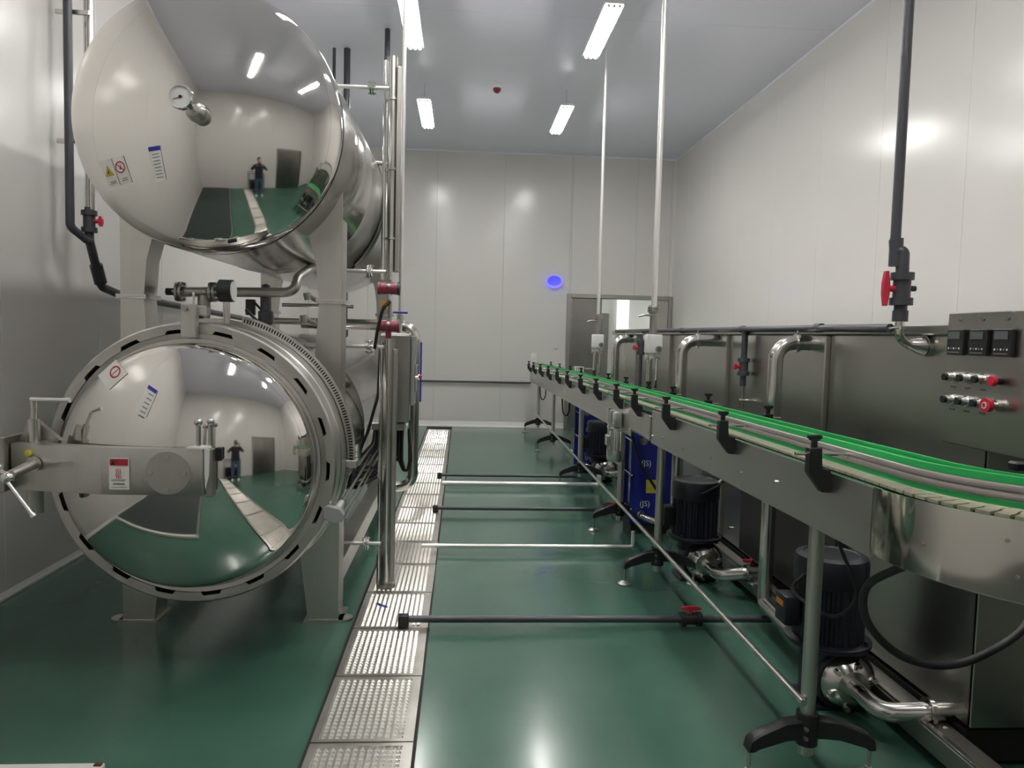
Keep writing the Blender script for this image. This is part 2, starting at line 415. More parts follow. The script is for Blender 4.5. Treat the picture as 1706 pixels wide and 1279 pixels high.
tag(MB().box(-.475, -.385, 4.31, 4.322, .0128, .018, xf=Matrix.Translation((-.43, 4.32, 0)) @ Matrix.Rotation(-.75, 4, 'Z') @ Matrix.Translation((.43, -4.32, 0))).build('blue_strip', 'bluelever'), 'small blue strip lying on the drain covers beside the column base', 'strip')  # thin blue strip laid across a drain cover

# ------------------------------------------------------------ steriliser and upper tank
CX = -1.225
def dish(a, Rc, rk, n1=20, n2=8):
    ph = math.asin((a - rk) / (Rc - rk)); h = Rc - (Rc - rk) * math.cos(ph); pr = []
    for k in range(n1 + 1):
        q = ph * k / n1; pr.append((Rc * math.sin(q), h - Rc * (1 - math.cos(q))))
    for k in range(1, n2 + 1):
        q = ph + (PI / 2 - ph) * k / n2; pr.append((a - rk + rk * math.sin(q), rk * math.cos(q)))
    pr[0] = (0, h); return pr, h
def legs(t, z0, z1, prof, ys, foot=False):
    for s in (-1, 1):
        for y in ys:
            poly = [(CX + s * u, z) for u, z in prof]
            b = MB(); b.prism(poly, 'xz', y, y + .012)
            inner = [(u, z) for u, z in prof if u < .56]; inner = sorted(inner, key=lambda p: p[1])
            rows = []
            for u, z in inner: rows.append([(CX + s * u, y + .008, z), (CX + s * u, y + .17, z), (CX + s * (u + .01), y + .17, z), (CX + s * (u + .01), y + .008, z)])
            b.strip(rows)
            b.box(CX + s * .565, CX + s * .575, y + .008, y + .17, z0, z1)
            lg = b.build('leg', 'satin', t); lg['kind'] = 'thing'; del lg['kind']
            if foot:
                q = MB().box(CX + s * .39, CX + s * .60, y - .01, y + .2, 0, .014)
                q.build('foot_plate', 'satin', lg)
                MB().lathe([(.001, .0001), (.05, .0001), (.05, .014), (.001, .014)], (CX + s * .60, y + .04, 0), (0, 0, 1), 20).build('foot_lug', 'satin', lg)

# ---- lower vessel
RT = thing('steam_retort', (CX, 5.0, 0), 'lower horizontal steel steriliser with a domed door closed by a toothed ring', 'steriliser')
ZL = .976
MB().lathe([(.60, 3.84), (.60, 4.9), (.603, 4.905), (.603, 4.93), (.60, 4.935), (.60, 6.9)], (CX, 0, ZL), (0, 1, 0), 72).build('shell', 'shell', RT)
pr, h = dish(.60, 1.1, .11)
MB().lathe(pr, (CX, 6.9, ZL), (0, 1, 0), 64).build('rear_head', 'shell', RT)
fo = MB().lathe([(.60, 3.80), (.668, 3.80), (.672, 3.803), (.672, 3.855), (.668, 3.86), (.60, 3.86)], (CX, 0, ZL), (0, 1, 0), 96).build('vessel_flange', 'steel', RT)
# slotted rack on the front of the flange rim
def arcband(r0, r1, y0, y1, a0, a1, n=60):
    rows = []
    for k in range(n + 1):
        a = math.radians(a0 + (a1 - a0) * k / n); c, s_ = math.cos(a), math.sin(a)
        rows.append([(CX + r * c, q, ZL + r * s_) for r, q in ((r0, y0), (r1, y0), (r1, y1), (r0, y1))])
    return MB().strip(rows)
arcband(.662, .700, 3.797, 3.7995, 78, -2).build('rack_backing', 'dark', fo)  # dark band behind the slots, their shade put into the colour
arcband(.660, .671, 3.788, 3.7965, 78, -2).build('rack_rail', 'steel', fo)
arcband(.690, .702, 3.788, 3.7965, 78, -2).build('rack_rail', 'steel', fo)
b = MB()
for k in range(66):
    a = math.radians(77.5 - k * 1.2)
    b.box(.671, .690, -.0045, .0035, -.0040, .0040, xf=Matrix.Translation((CX, 3.7925, ZL)) @ Matrix.Rotation(-a, 4, 'Y'))
sl = b.build('rack_teeth', 'steel', fo, smooth=False); sl['kind'] = 'stuff'
MB().box(-.575, -.515, 3.78, 3.86, .915, .955, .004).build('rack_stop', 'satin', fo)
# locking ring: notched annulus
NT = 18; seg = NT * 20
def notch(r, k):
    if r > .601: return r
    return .617 if (k % 20) in (4, 5, 6, 7, 8, 9, 10, 11) else .601
ring = MB()
prof = [(.60, 3.50), (.640, 3.498), (.648, 3.506), (.648, 3.62), (.652, 3.625), (.652, 3.76), (.645, 3.77), (.60, 3.77), (.60, 3.50)]
ring.lathe(prof, (CX + .008, 0, ZL), (0, 1, 0), seg, fn=notch)
lr = ring.build('lock_ring', 'satin', RT, sharp=30)
MB().lathe([(.57, 3.60), (.622, 3.60), (.622, 3.605), (.57, 3.605)], (CX + .008, 0, ZL), (0, 1, 0), 64).build('ring_gap_shade', 'dark', RT)  # dark annulus behind the notches stands in for their shade
# door: flange with teeth and dome
def tooth(r, k):
    if r < .585: return r
    return r
MB().lathe([(.556, 3.515), (.600, 3.507), (.600, 3.56), (.556, 3.56)], (CX + .008, 0, ZL), (0, 1, 0), seg, fn=tooth).build('door_flange', 'satin', RT, sharp=30)
MB().lathe([(.557, 3.495), (.574, 3.495), (.577, 3.50), (.577, 3.513), (.557, 3.513)], (CX + .008, 0, ZL), (0, 1, 0), 96).build('door_collar', 'steel', RT)
pr, h = dish(.556, .95, .10)
door = MB().lathe([(r, hh + .05) for r, hh in pr] + [(.556, 0), (.556, -.04)], (CX + .008, 3.50, ZL), (0, -1, 0), 128).build('domed_door', 'mirror', RT)
DAX = CX + .008; YD = 3.50 - .05 - h
print('door apex', YD)
def on_door(x, z, a=.556, Rc=.95, h=h, y0=3.45, cx=DAX, cz=ZL, off=.003):
    r = math.hypot(x - cx, z - cz); return Vector((x, y0 - (h - (Rc - math.sqrt(Rc * Rc - r * r))) - off, z))
def sticker(name, c, ux, uz, fn, m, parent, th=.0012):
    """rect sticker on the dome: centre c=(x,z), half axes ux, uz (2D)"""
    b = MB(); N = 4; g = []
    for j in range(N + 1):
        for i in range(N + 1):
            u, v = -1 + 2 * i / N, -1 + 2 * j / N
            g.append(b.bm.verts.new(fn(c[0] + u * ux[0] + v * uz[0], c[1] + u * ux[1] + v * uz[1])))
    for j in range(N):
        for i in range(N):
            k = j * (N + 1) + i; b.bm.faces.new((g[k], g[k + 1], g[k + N + 2], g[k + N + 1]))
    return b.build(name, m, parent)
def ringprint(name, c, r0, r1, fn, m, parent, a0=0, a1=2 * PI):
    b = MB(); N = 24; A = []; B = []
    for k in range(N + 1):
        a = a0 + (a1 - a0) * k / N
        A.append(b.bm.verts.new(fn(c[0] + r0 * math.cos(a), c[1] + r0 * math.sin(a)))); B.append(b.bm.verts.new(fn(c[0] + r1 * math.cos(a), c[1] + r1 * math.sin(a))))
    for k in range(N): b.bm.faces.new((A[k], A[k + 1], B[k + 1], B[k]))
    return b.build(name, m, parent)
def polyprint(name, pts, fn, m, parent):
    b = MB(); b.bm.faces.new([b.bm.verts.new(fn(*p)) for p in pts]); return b.build(name, m, parent, smooth=False)
f1 = on_door; f2 = lambda x, z: on_door(x, z, off=.0045); f3 = lambda x, z: on_door(x, z, off=.006)
st = sticker('warning_sticker', (-1.512, 1.388), (.036, .036), (-.036, .028), f1, 'paper', RT)
ringprint('red_ring', (-1.500, 1.400), .020, .026, f2, 'stred', st)
polyprint('red_bar', [(-1.519, 1.383), (-1.516, 1.380), (-1.481, 1.417), (-1.484, 1.420)], f2, 'stred', st)
st = sticker('instruction_sticker', (-1.330, 1.282), (.022, -.012), (.018, .055), f1, 'paper', RT)
sticker('blue_band', (-1.314, 1.333), (.021, -.012), (.002, .007), f2, 'bluelever', st)
for k in range(6):
    sticker('print_line', (-1.319 - .0065 * k + .003, 1.310 - .018 * k), (.012, -.006), (.0006, .002), f2, 'print', st)

# door arm
arm_poly = [(-1.87, 3.235), (-1.47, 3.16), (-1.055, 3.15), (-1.055, 3.195), (-1.47, 3.205), (-1.87, 3.30)]
arm = MB().prism(arm_poly, 'xy', .905, 1.10, .004).build('door_arm', 'satin', RT)
MB().box(-1.90, -1.875, 3.20, 3.36, .90, 1.13, .004).build('arm_end_plate', 'dull', arm)
MB().prism([(-1.87, 1.105), (-1.70, 1.105), (-1.80, 1.19), (-1.83, 1.19)], 'xz', 3.30, 3.33).build('gusset', 'dull', arm)
MB().cyl((-1.792, 3.27, .80), (-1.792, 3.27, .904), .033).build('lower_hinge_post', 'dull', arm)
MB().cyl((-1.792, 3.27, 1.101), (-1.792, 3.27, 1.20), .024).cyl((-1.792, 3.27, 1.20), (-1.792, 3.27, 1.275), .013).build('upper_hinge_post', 'steel', arm)
MB().cyl((-1.805, 3.27, 1.282), (-1.66, 3.27, 1.282), .0085).cyl((-1.66, 3.27, 1.282), (-1.645, 3.27, 1.282), .011).build('crank_handle', 'paintpipe', arm)
MB().box(-1.70, -1.60, 3.40, 3.48, .84, 1.16, .004).build('ring_bracket', 'dull', RT)
MB().cyl((-1.760, 3.21, 1.020), (-1.775, 3.07, 1.000), .022, .019).cyl((-1.760, 3.212, 1.020), (-1.762, 3.200, 1.019), .031).build('wheel_hub', 'satin', arm)
MB().ball((-1.772, 3.045, .993), .026).build('hub_ball', 'chrome', arm)
MB().cyl((-1.772, 3.035, .985), (-1.668, 3.02, .855), .007).cyl((-1.668, 3.02, .855), (-1.660, 3.02, .845), .011).build('wheel_spoke', 'paintpipe', arm)
MB().cyl((-1.772, 3.045, 1.0), (-1.80, 3.05, 1.022), .008).ball((-1.812, 3.05, 1.032), .020).build('wheel_spoke', 'chrome', arm)
MB().lathe([(.001, .012), (.012, .010), (.016, 0), (.001, 0)], (-1.787, 3.217, 1.062), (0, -1, 0), 16).build('yellow_plug', 'yellow', arm)
cv = MB().cyl((-1.198, 3.156, 1.0), (-1.198, 3.147, 1.0), .090, seg=48).build('round_cover', 'satin', arm)
for dx, dz in ((0, .066), (-.068, 0), (.068, 0), (0, -.07)):
    MB().cyl((-1.198 + dx, 3.148, 1.0 + dz), (-1.198 + dx, 3.136, 1.0 + dz), .010, seg=6).build('bolt', 'steel', cv)
lb = MB().box(-1.434, -1.354, 3.1515, 3.1535, .928, 1.06).build('warning_label', 'paper', arm, smooth=False)
flat('red_header', [(-1.430, 3.151, 1.028), (-1.358, 3.151, 1.028), (-1.358, 3.151, 1.055), (-1.430, 3.151, 1.055)], 'stred', lb)
flat('triangle_symbol', [(-1.425, 3.149, 1.032), (-1.409, 3.149, 1.032), (-1.417, 3.149, 1.050)], 'black', lb, .0006)
flat('exclamation_mark', [(-1.4045, 3.149, 1.034), (-1.4025, 3.149, 1.034), (-1.402, 3.149, 1.049), (-1.405, 3.149, 1.049)], 'black', lb, .0006)
for rw, zz in ((3, 1.004), (2.5, .984)):
    for k in range(3):
        x = -1.404 + .008 * k; b = MB()
        b.tube([(x + .0022 * math.sin(q / 8 * 2 * PI), 3.150, zz + .022 * (q / 8 - .5) * .9) for q in range(9)], .0011, seg=5); b.build('heat_wave', 'stred', lb)
b = MB(); b.tube([(-1.418 + .0045 * q, 3.150, .951 + (.006 if q % 2 else -.003)) for q in range(11)], .0010, fil=.002, seg=5).build('script_line', 'black', lb)
for zz, x1 in ((.968, -1.366), (.937, -1.362), (.964, -1.372)):
    flat('small_print', [(-1.425, 3.151, zz), (x1, 3.151, zz), (x1, 3.151, zz + .0016), (-1.425, 3.151, zz + .0016)], 'print', lb, .0006)
for x, y in ((-1.082, 3.17), (-1.043, 3.20)):
    b = MB().cyl((x, y, 1.10), (x, y, 1.195), .0095).ball((x, y, 1.21), .017, seg=12); b.build('eye_pin', 'steel', arm)
b = MB().prism([(-1.125, 3.145), (-1.06, 3.135), (-1.045, 3.15), (-1.035, 3.20), (-1.10, 3.21)], 'xy', 1.101, 1.109); b.build('tape_patch', 'white', arm)
MB().prism([(-1.052, 1.105), (-1.030, 1.10), (-1.033, .99), (-1.048, .93), (-1.051, 1.0)], 'xz', 3.148, 3.152).build('torn_tape', 'white', arm)
MB().box(-1.050, -1.020, 3.155, 3.20, .90, 1.10, .003).build('arm_cap', 'dull', arm)
MB().box(-1.025, -.995, 3.19, 3.215, 1.045, 1.10, .003).build('rubber_stop', 'rubber', arm)
# interlock bracket at the top
ib = MB().box(-1.253, -1.188, 3.44, 3.49, 1.555, 1.705, .004).build('interlock_bracket', 'satin', RT)
MB().box(-1.225, -1.15, 3.47, 3.52, 1.655, 1.70, .006).build('interlock_arm', 'satin', ib)
MB().cyl((-1.232, 3.445, 1.685), (-1.232, 3.425, 1.685), .013).build('interlock_bolt', 'dull', ib)
MB().cyl((-1.215, 3.50, 1.70), (-1.215, 3.50, 1.76), .006).build('interlock_pin', 'steel', ib)
# legs and beams
legs(RT, 0, 1.745, [(.575, .012), (.41, .012), (.37, .35), (.36, .9), (.40, 1.2), (.43, 1.376), (.455, 1.745), (.575, 1.745)], (4.1, 6.86), True)
for s in (-1, 1):
    MB().box(CX + s * .455, CX + s * .565, 4.28, 6.86, .16, .28, .004).build('side_beam', 'satin', RT)
for y in (4.1, 6.86):
    for s in (-1, 1): MB().box(CX + s * .44, CX + s * .595, y - .01, y + .19, 1.746, 1.756).build('joint_plate', 'steel', RT)
# hydraulic push fork at the right
fk = MB().prism([(-.622, .785), (-.60, .80), (-.545, .785), (-.525, .755), (-.535, .725), (-.57, .715), (-.622, .74)], 'xz', 3.45, 3.49, .004).build('fork_bracket', 'grey', RT)
for dx, dz, r in ((0, 0, .008), (.02, -.03, .006), (.035, -.045, .005)):
    MB().cyl((-.56 + dx, 3.49, .775 + dz), (-.575 + dx, 4.9, .80 + dz), r, seg=8).build('push_rod', 'steel', fk)
MB().cyl((-.565, 3.49, .775), (-.565, 3.62, .775), .016).build('rod_head', 'paintpipe', fk)
nv = MB().cyl((-.58, 3.83, .998), (-.52, 3.83, .998), .010).build('bleed_valve', 'chrome', RT)
MB().cyl((-.525, 3.83, .998), (-.515, 3.83, .998), .034, seg=20).build('valve_wheel', 'chrome', nv)

# ---- upper tank
UT = thing('hot_water_tank', (CX, 5.0, 1.757), 'upper horizontal polished tank with a dial gauge, stacked over the steriliser', 'tank')
ZU = 2.585; a_ = .625
MB().lathe([(a_, 3.81), (a_, 4.93), (a_ + .003, 4.935), (a_ + .003, 4.955), (a_, 4.96), (a_, 7.3)], (CX, 0, ZU), (0, 1, 0), 96).build('shell', 'shell', UT)
MB().lathe([(a_ - .002, 3.785), (a_ - .002, 3.815)], (CX, 0, ZU), (0, 1, 0), 96).build('seam', 'dark', UT)
pr, h2 = dish(a_, 1.15, .12)
MB().lathe(pr, (CX, 7.3, ZU), (0, 1, 0), 64).build('rear_head', 'mirror', UT)
MB().lathe(pr + [(a_, -.035)], (CX, 3.75, ZU), (0, -1, 0), 144).build('front_head', 'mirror', UT)
def on_up(x, z, off=.003):
    r = math.hypot(x - CX, z - ZU); return Vector((x, 3.75 - (h2 - (1.15 - math.sqrt(1.15 ** 2 - r * r))) - off, z))
g1 = on_up; g2 = lambda x, z: on_up(x, z, .0045); g3 = lambda x, z: on_up(x, z, .006)
gs = MB().lathe([(.030, .0), (.040, .03), (.044, .06), (.040, .085), (.026, .10), (.001, .105)], (-1.183, 3.52, 2.545), (-.05, -1, 0), 28).build('sensor_stub', 'dull', UT)
MB().cyl((-1.195, 3.43, 2.555), (-1.208, 3.36, 2.570), .014).build('gauge_stem', 'steel', gs)
dg = MB().lathe([(.001, .0), (.050, .0), (.053, .004), (.053, .024), (.050, .028), (.046, .028), (.045, .022)], (-1.212, 3.36, 2.575), (-.05, -1, 0), 40).build('dial_gauge', 'chrome', UT)
MB().lathe([(.001, .021), (.0455, .021)], (-1.212, 3.36, 2.575), (-.05, -1, 0), 40).build('dial_face', 'glass', dg)
MB().cyl((-1.212, 3.338, 2.575), (-1.212, 3.332, 2.575), .006).cyl((-1.202, 3.336, 2.578), (-1.243, 3.336, 2.563), .0013, seg=6).build('needle', 'black', dg)
b = MB()
for k in range(19):
    a = math.radians(-45 + 270 * k / 18)
    b.cyl((-1.212 + .036 * math.cos(a), 3.3375, 2.575 + .036 * math.sin(a)), (-1.212 + .041 * math.cos(a), 3.3375, 2.575 + .041 * math.sin(a)), .0008, seg=4)
q = b.build('dial_marks', 'print', dg); q['kind'] = 'stuff'
st = sticker('warning_sticker', (-1.625, 2.296), (.031, .005), (-.016, .058), g1, 'paper', UT)
polyprint('yellow_triangle', [(-1.647, 2.279), (-1.599, 2.286), (-1.636, 2.329)], g2, 'yellow', st)
polyprint('triangle_mark', [(-1.633, 2.293), (-1.625, 2.294), (-1.631, 2.312)], g3, 'black', st)
for k in range(2): sticker('print_line', (-1.611, 2.259 - .008 * k), (.016, .003), (.001, .002), g2, 'print', st)
st = sticker('warning_sticker', (-1.561, 2.306), (.030, .005), (-.016, .058), g1, 'paper', UT)
ringprint('red_ring', (-1.567, 2.319), .020, .0255, g2, 'stred', st)
polyprint('red_bar', [(-1.584, 2.334), (-1.587, 2.331), (-1.550, 2.304), (-1.547, 2.307)], g2, 'stred', st)
polyprint('flame_mark', [(-1.570, 2.309), (-1.561, 2.310), (-1.564, 2.332)], g3, 'black', st)
for k in range(2): sticker('print_line', (-1.549, 2.272 - .008 * k), (.014, .003), (.001, .002), g2, 'print', st)
st = sticker('instruction_sticker', (-1.386, 2.330), (.027, .004), (-.008, .072), g1, 'paper', UT)
sticker('blue_band', (-1.394, 2.396), (.027, .004), (-.001, .009), g2, 'bluelever', st)
for k in range(8): sticker('print_line', (-1.393 + .0016 * k + .003, 2.373 - .014 * k), (.016, .003), (.0003, .0015), g2, 'print', st)
legs(UT, 1.757, 2.2, [(.575, 1.757), (.455, 1.757), (.44, 1.95), (.39, 2.14), (.34, 2.30), (.575, 2.40)], (4.1, 6.86))
for y in (4.1, 6.86):
    for s in (-1, 1): MB().box(CX + s * .44, CX + s * .595, y - .01, y + .19, 1.7575, 1.768).build('joint_plate', 'steel', UT)
MB().tube([(-.69, 5.75, 2.86), (-.60, 5.78, 2.86), (-.50, 5.78, 2.86)], .016, .02).build('side_nozzle', 'chrome', UT)
b = MB(); b.tube([(CX + .632 * math.cos(a), 5.78 - .5 * (1 - t) * t, ZU + .632 * math.sin(a)) for t, a in ((k / 20, math.radians(25 - 75 * k / 20)) for k in range(21))], .008, seg=8).build('capillary_line', 'dull', UT)
b = MB(); b.tube([(CX + .632 * math.cos(a), 5.90 - .5 * (1 - t) * t, ZU + .632 * math.sin(a)) for t, a in ((k / 20, math.radians(22 - 78 * k / 20)) for k in range(21))], .008, seg=8).build('capillary_line', 'dull', UT)

# ---- piping between the tanks
def flange(b, c, ax, r=.045, th=.012, gap=.006):
    c = Vector(c); ax = Vector(ax).normalized()
    for s in (-1, 1): b.cyl(c + ax * s * gap / 2, c + ax * s * (gap / 2 + th), r, seg=20)
def flange_parts(parent, c, ax, r=.045, th=.012, m='steel', bolts=4, gap=.006):
    c = Vector(c); ax = Vector(ax).normalized(); x = ax.orthogonal().normalized(); y = ax.cross(x)
    for s in (-1, 1): MB().cyl(c + ax * s * gap / 2, c + ax * s * (gap / 2 + th), r, seg=20).build('flange', m, parent)
    for k in range(bolts):
        a = PI / 4 + 2 * PI * k / bolts; q = c + (x * math.cos(a) + y * math.sin(a)) * r * .78
        MB().cyl(q - ax * (gap / 2 + th + .012), q + ax * (gap / 2 + th + .012), r * .13, seg=6).build('bolt', m, parent)
mp = thing('steam_manifold', (-1.25, 4.3, 1.74), 'horizontal flanged steel pipe between upper tank and steriliser, bending up at its right end', 'pipe')
MB().tube([(-1.56, 4.3, 1.797), (-.945, 4.3, 1.81), (-.935, 4.36, 1.90), (-.96, 5.0, 2.03)], .027, .06, 16).build('pipe', 'dull', mp)
MB().cyl((-1.64, 4.3, 1.796), (-1.585, 4.3, 1.796), .020).build('pipe_end', 'black', mp)
flange_parts(mp, (-1.565, 4.3, 1.797), (1, 0, 0), .055, .014, 'dull')
flange_parts(mp, (-1.385, 4.3, 1.80), (1, 0, 0), .055, .014, 'dull')
MB().cyl((-1.436, 4.3, 1.78), (-1.436, 4.3, 1.57), .034).build('tee_branch', 'dull', mp)
t = thing('pressure_gauge', (-1.09, 3.60, 1.60), 'black round pressure gauge facing right on a short stem above the ring', 'gauge')
MB().cyl((-1.13, 3.60, 1.775), (-1.07, 3.60, 1.775), .052, seg=32).build('case', 'black', t)
MB().cyl((-1.0695, 3.60, 1.775), (-1.066, 3.60, 1.775), .046, seg=32).build('dial_face', 'glass', t)
MB().cyl((-1.10, 3.60, 1.722), (-1.10, 3.60, 1.622), .016).build('stem', 'steel', t)
t = thing('safety_valve', (-1.12, 4.38, 1.56), 'dark grey spring safety valve standing between the tanks', 'valve')
MB().lathe([(.001, 1.625), (.03, 1.625), (.042, 1.64), (.042, 1.70), (.030, 1.71), (.030, 1.80), (.024, 1.81), (.024, 1.85), (.001, 1.86)], (-1.12, 4.38, 0), (0, 0, 1), 20).build('body', 'pvc', t)
MB().cyl((-1.12, 4.38, 1.56), (-1.12, 4.38, 1.625), .02).build('nipple', 'steel', t)
MB().box(-1.24, -1.19, 4.40, 4.44, 1.68, 1.77, .004).build('solenoid', 'black', t)
MB().tube([(-1.19, 4.42, 1.75), (-1.14, 4.40, 1.70), (-1.20, 4.42, 1.60)], .007, .03, 8).build('lead', 'rubber', t)
t = thing('instrument_lines', (-1.0, 4.6, 1.55), 'thin steel lines with small needle valves behind the front leg between the tanks', 'pipe')
MB().tube([(-1.15, 4.9, 1.76), (-.70, 4.9, 1.76)], .012).build('pipe', 'steel', t)
MB().tube([(-1.35, 5.2, 1.66), (-1.0, 5.2, 1.66)], .022).build('pipe', 'satin', t)
for x, z in ((-.86, 1.79), (-.88, 1.66)):
    v = MB().cyl((x - .05, 4.5, z + .015), (x + .02, 4.5, z - .02), .014).build('needle_valve', 'dull', t)
    MB().cyl((x - .055, 4.5, z + .03), (x - .045, 4.5, z - .01), .022, seg=12).build('knob', 'dull', v)
MB().tube([(-.86, 4.5, 1.62), (-.80, 4.5, 1.72), (-.72, 4.5, 1.76)], .006, .03, 8).build('pipe', 'chrome', t)
for x, z0, z1 in ((-1.28, 1.66, 1.60), (-1.05, 1.70, 1.58)):
    MB().tube([(x - .06, 3.95, z0), (x, 3.95, z0 - .06), (x + .05, 3.98, z1)], .009, .03, 8).build('cable', 'rubber', t)
t = thing('vent_pipe', (-.7, 6.2, 0), 'thick steel pipe looping out from behind the steriliser and down to the drain', 'pipe')
MB().tube([(-1.30, 6.2, 1.66), (-.385, 6.2, 1.66), (-.385, 6.2, .33), (-.62, 6.2, .33)], .043, .12, 20).build('pipe', 'steel', t)
t = thing('riser_pipe', (-1.235, 8.6, 0), 'dark vertical pipe behind the tanks seen through the gap beside the front leg', 'pipe', 'dark risers behind the tanks')
MB().cyl((-1.33, 8.6, 0), (-1.33, 8.6, ZC - .002), .036).build('pipe', 'pvc', t)
MB().cyl((-1.33, 8.6, 1.55), (-1.33, 8.6, 1.70), .045).build('coupling', 'pvc', t)
tag(MB().cyl((-1.47, 8.6, 0), (-1.47, 8.6, ZC - .002), .018).build('riser_pipe', 'pvc'), 'thin dark vertical pipe left of the thick dark riser behind the tanks', 'pipe', 'dark risers behind the tanks')
tag(MB().cyl((-.83, 8.0, 1.5), (-.83, 8.0, ZC - .002), .028).build('riser_pipe', 'pvc'), 'dark vertical pipe directly behind the steel level column', 'pipe', 'dark risers behind the tanks')

# level columns
def level_column(label, x, y, z0, z1, conns, rm=.034):
    t = thing('level_column', (x, y, z0), label, 'level gauge', 'level columns beside the tanks')
    MB().cyl((x, y, z0), (x, y, z1), rm, seg=24).build('tube', 'steel', t)
    MB().cyl((x - .048, y + .01, z0), (x - .048, y + .01, z1 - .02), .013).build('guide_tube', 'chrome', t)
    MB().box(x + .026, x + .052, y - .03, y + .01, z0 + .05, z1 - .06, .003).build('scale_strip', 'dull', t)
    for z in (z0 + .25, (z0 + z1) / 2, z1 - .25):
        MB().lathe([(.0345, z - .006), (.0385, z - .006), (.0385, z + .006), (.0345, z + .006)], (x, y, 0), (0, 0, 1), 24).build('band', 'steel', t)
    for z, xs, up in conns:
        b = MB()
        if up: b.tube([(xs, y, z + up), (xs, y, z), (x - rm, y, z)], .0115, .03)
        else: b.tube([(xs, y, z), (x - rm, y, z)], .0115, 0)
        p = b.build('branch_pipe', 'paintpipe', t)
        flange_parts(p, (x - .125, y, z), (1, 0, 0), .042, .009, 'chrome', 4)
    return t
level_column('tall steel level column on the drain reaching up beside the steriliser', -.445, 4.66, .002, 1.56, ((1.512, -.95, 0), (.285, -.95, .16)), .036)
level_column('upper steel level column beside the polished tank, ending above it', -.445, 4.66, 1.92, 3.25, ((3.065, -.86, 0), (1.97, -.80, .16)), .026)
MB_ = tag(MB().lathe([(.001, .0125), (.06, .0125), (.06, .03), (.001, .03)], (-.445, 4.66, -.0), (0, 0, 1), 24).build('column_base_plate', 'dull'), 'round steel base plate under the level column on the drain', 'plate')
for z, lab, s_ in ((1.868, 'maroon transmitter head under the upper level column', 1), (1.64, 'maroon transmitter head directly above the control box', 0)):
    t = thing('level_transmitter', (-.45, 4.66, z - .06), lab, 'transmitter', 'maroon transmitter heads')
    MB().cyl((-.50, 4.64, z), (-.40, 4.64, z), .036, seg=24).build('housing', 'maroon', t)
    MB().cyl((-.399, 4.64, z), (-.383, 4.64, z), .040, seg=24).build('end_cap', 'black' if s_ else 'maroon', t)
    MB().cyl((-.517, 4.64, z), (-.501, 4.64, z), .038, seg=24).build('end_cap', 'maroon', t)
    MB().cyl((-.45, 4.64, z - .075), (-.45, 4.64, z - .034), .018, seg=12).build('neck', 'maroon' if not s_ else 'steel', t)
    MB().ball((-.45, 4.600, z + .015), .012, seg=10).build('plug', 'white', t)
MB_ = tag(MB().box(-.495, -.465, 4.62, 4.66, 1.735, 1.79, .003).build('tag_plate', 'orange'), 'small orange tag between the two maroon transmitter heads', 'tag')
tag(MB().cyl((-.445, 4.66, 1.688), (-.445, 4.66, 1.79), .012).build('column_spigot', 'dull'), 'short vertical steel stem between the maroon transmitter heads', 'pipe')
tag(MB().tube([(-.44, 4.62, 1.79), (-.48, 4.60, 1.75), (-.512, 4.60, 1.62), (-.53, 4.62, 1.50)], .010, .05, 8).build('transmitter_cable', 'rubber'), 'short black cable looping down from the upper maroon transmitter', 'cable')
t = thing('thin_riser', (-.41, 4.95, 1.56), 'thin bright pipe rising from the control box to the ceiling beside the column', 'pipe')
MB().cyl((-.405, 4.95, 1.60), (-.405, 4.95, ZC - .002), .013).build('pipe', 'paintpipe', t)
v = MB().cyl((-.405, 4.95, 1.66), (-.405, 4.95, 1.72), .022, seg=12).build('ball_valve', 'steel', t)
MB().box(-.45, -.355, 4.90, 4.925, 1.725, 1.737, .003).build('lever', 'bluelever', v)
t = thing('control_box', (-.445, 5.2, .99), 'tall stainless control box fixed behind the level column', 'box')
MB().box(-.545, -.352, 5.10, 5.30, .99, 1.595, .006).build('body', 'dull', t)
MB().box(-.548, -.349, 5.088, 5.099, 1.0, 1.585, .004).build('cover', 'dull', t)
MB().box(-.60, -.38, 5.10, 5.28, .94, .988, .004).build('gland_plate', 'dull', t)
MB().box(-.349, -.325, 5.20, 5.42, 1.10, 1.58, .004).build('back_plate', 'grey', t)
MB().box(-.5, -.42, 4.72, 5.085, 1.40, 1.43).build('bracket', 'dull', t)
t = thing('blue_lever_valve', (-.315, 5.3, 1.12), 'steel valve with a long blue lever on the right of the control box', 'valve')
MB().cyl((-.325, 5.3, 1.29), (-.29, 5.3, 1.29), .022).build('body', 'chrome', t)
MB().box(-.325, -.30, 5.28, 5.32, 1.19, 1.38, .004).build('valve_bracket', 'steel', t)
MB().box(-.290, -.278, 5.27, 5.30, 1.12, 1.54, .004).build('lever', 'bluelever', t)
MB().ball((-.286, 5.255, 1.30), .014, seg=10).build('cap', 'red', t)
t = thing('cable_bundle', (-.6, 5.2, .55), 'tangle of black cables hanging under the control box beside the steriliser', 'cable')
for k in range(11):
    x0 = -.58 + .018 * k; y0 = 5.12 + .013 * k; xe = -.75 + random.uniform(-.05, .08); 
    MB().tube([(x0, y0, .94), (x0 - .01, y0, .85 - .01 * k), (x0 - .10 + random.uniform(-.03, .03), y0 - .05, .68 + random.uniform(-.08, .05)), (xe, 5.0 + random.uniform(-.2, .2), .60 + random.uniform(-.05, .1)), (xe - .05, 5.3, .50)], .0085 + .002 * (k % 3), .06, 8).build('cable', 'rubber', t)
for k in range(2):
    MB().tube([(-.42 + .02 * k, 5.2, .94), (-.42 + .02 * k, 5.2, .72), (-.37, 5.22, .60), (-.345 + .01 * k, 5.2, .72), (-.355, 5.2, .94)], .010, .05, 8).build('cable', 'rubber', t)
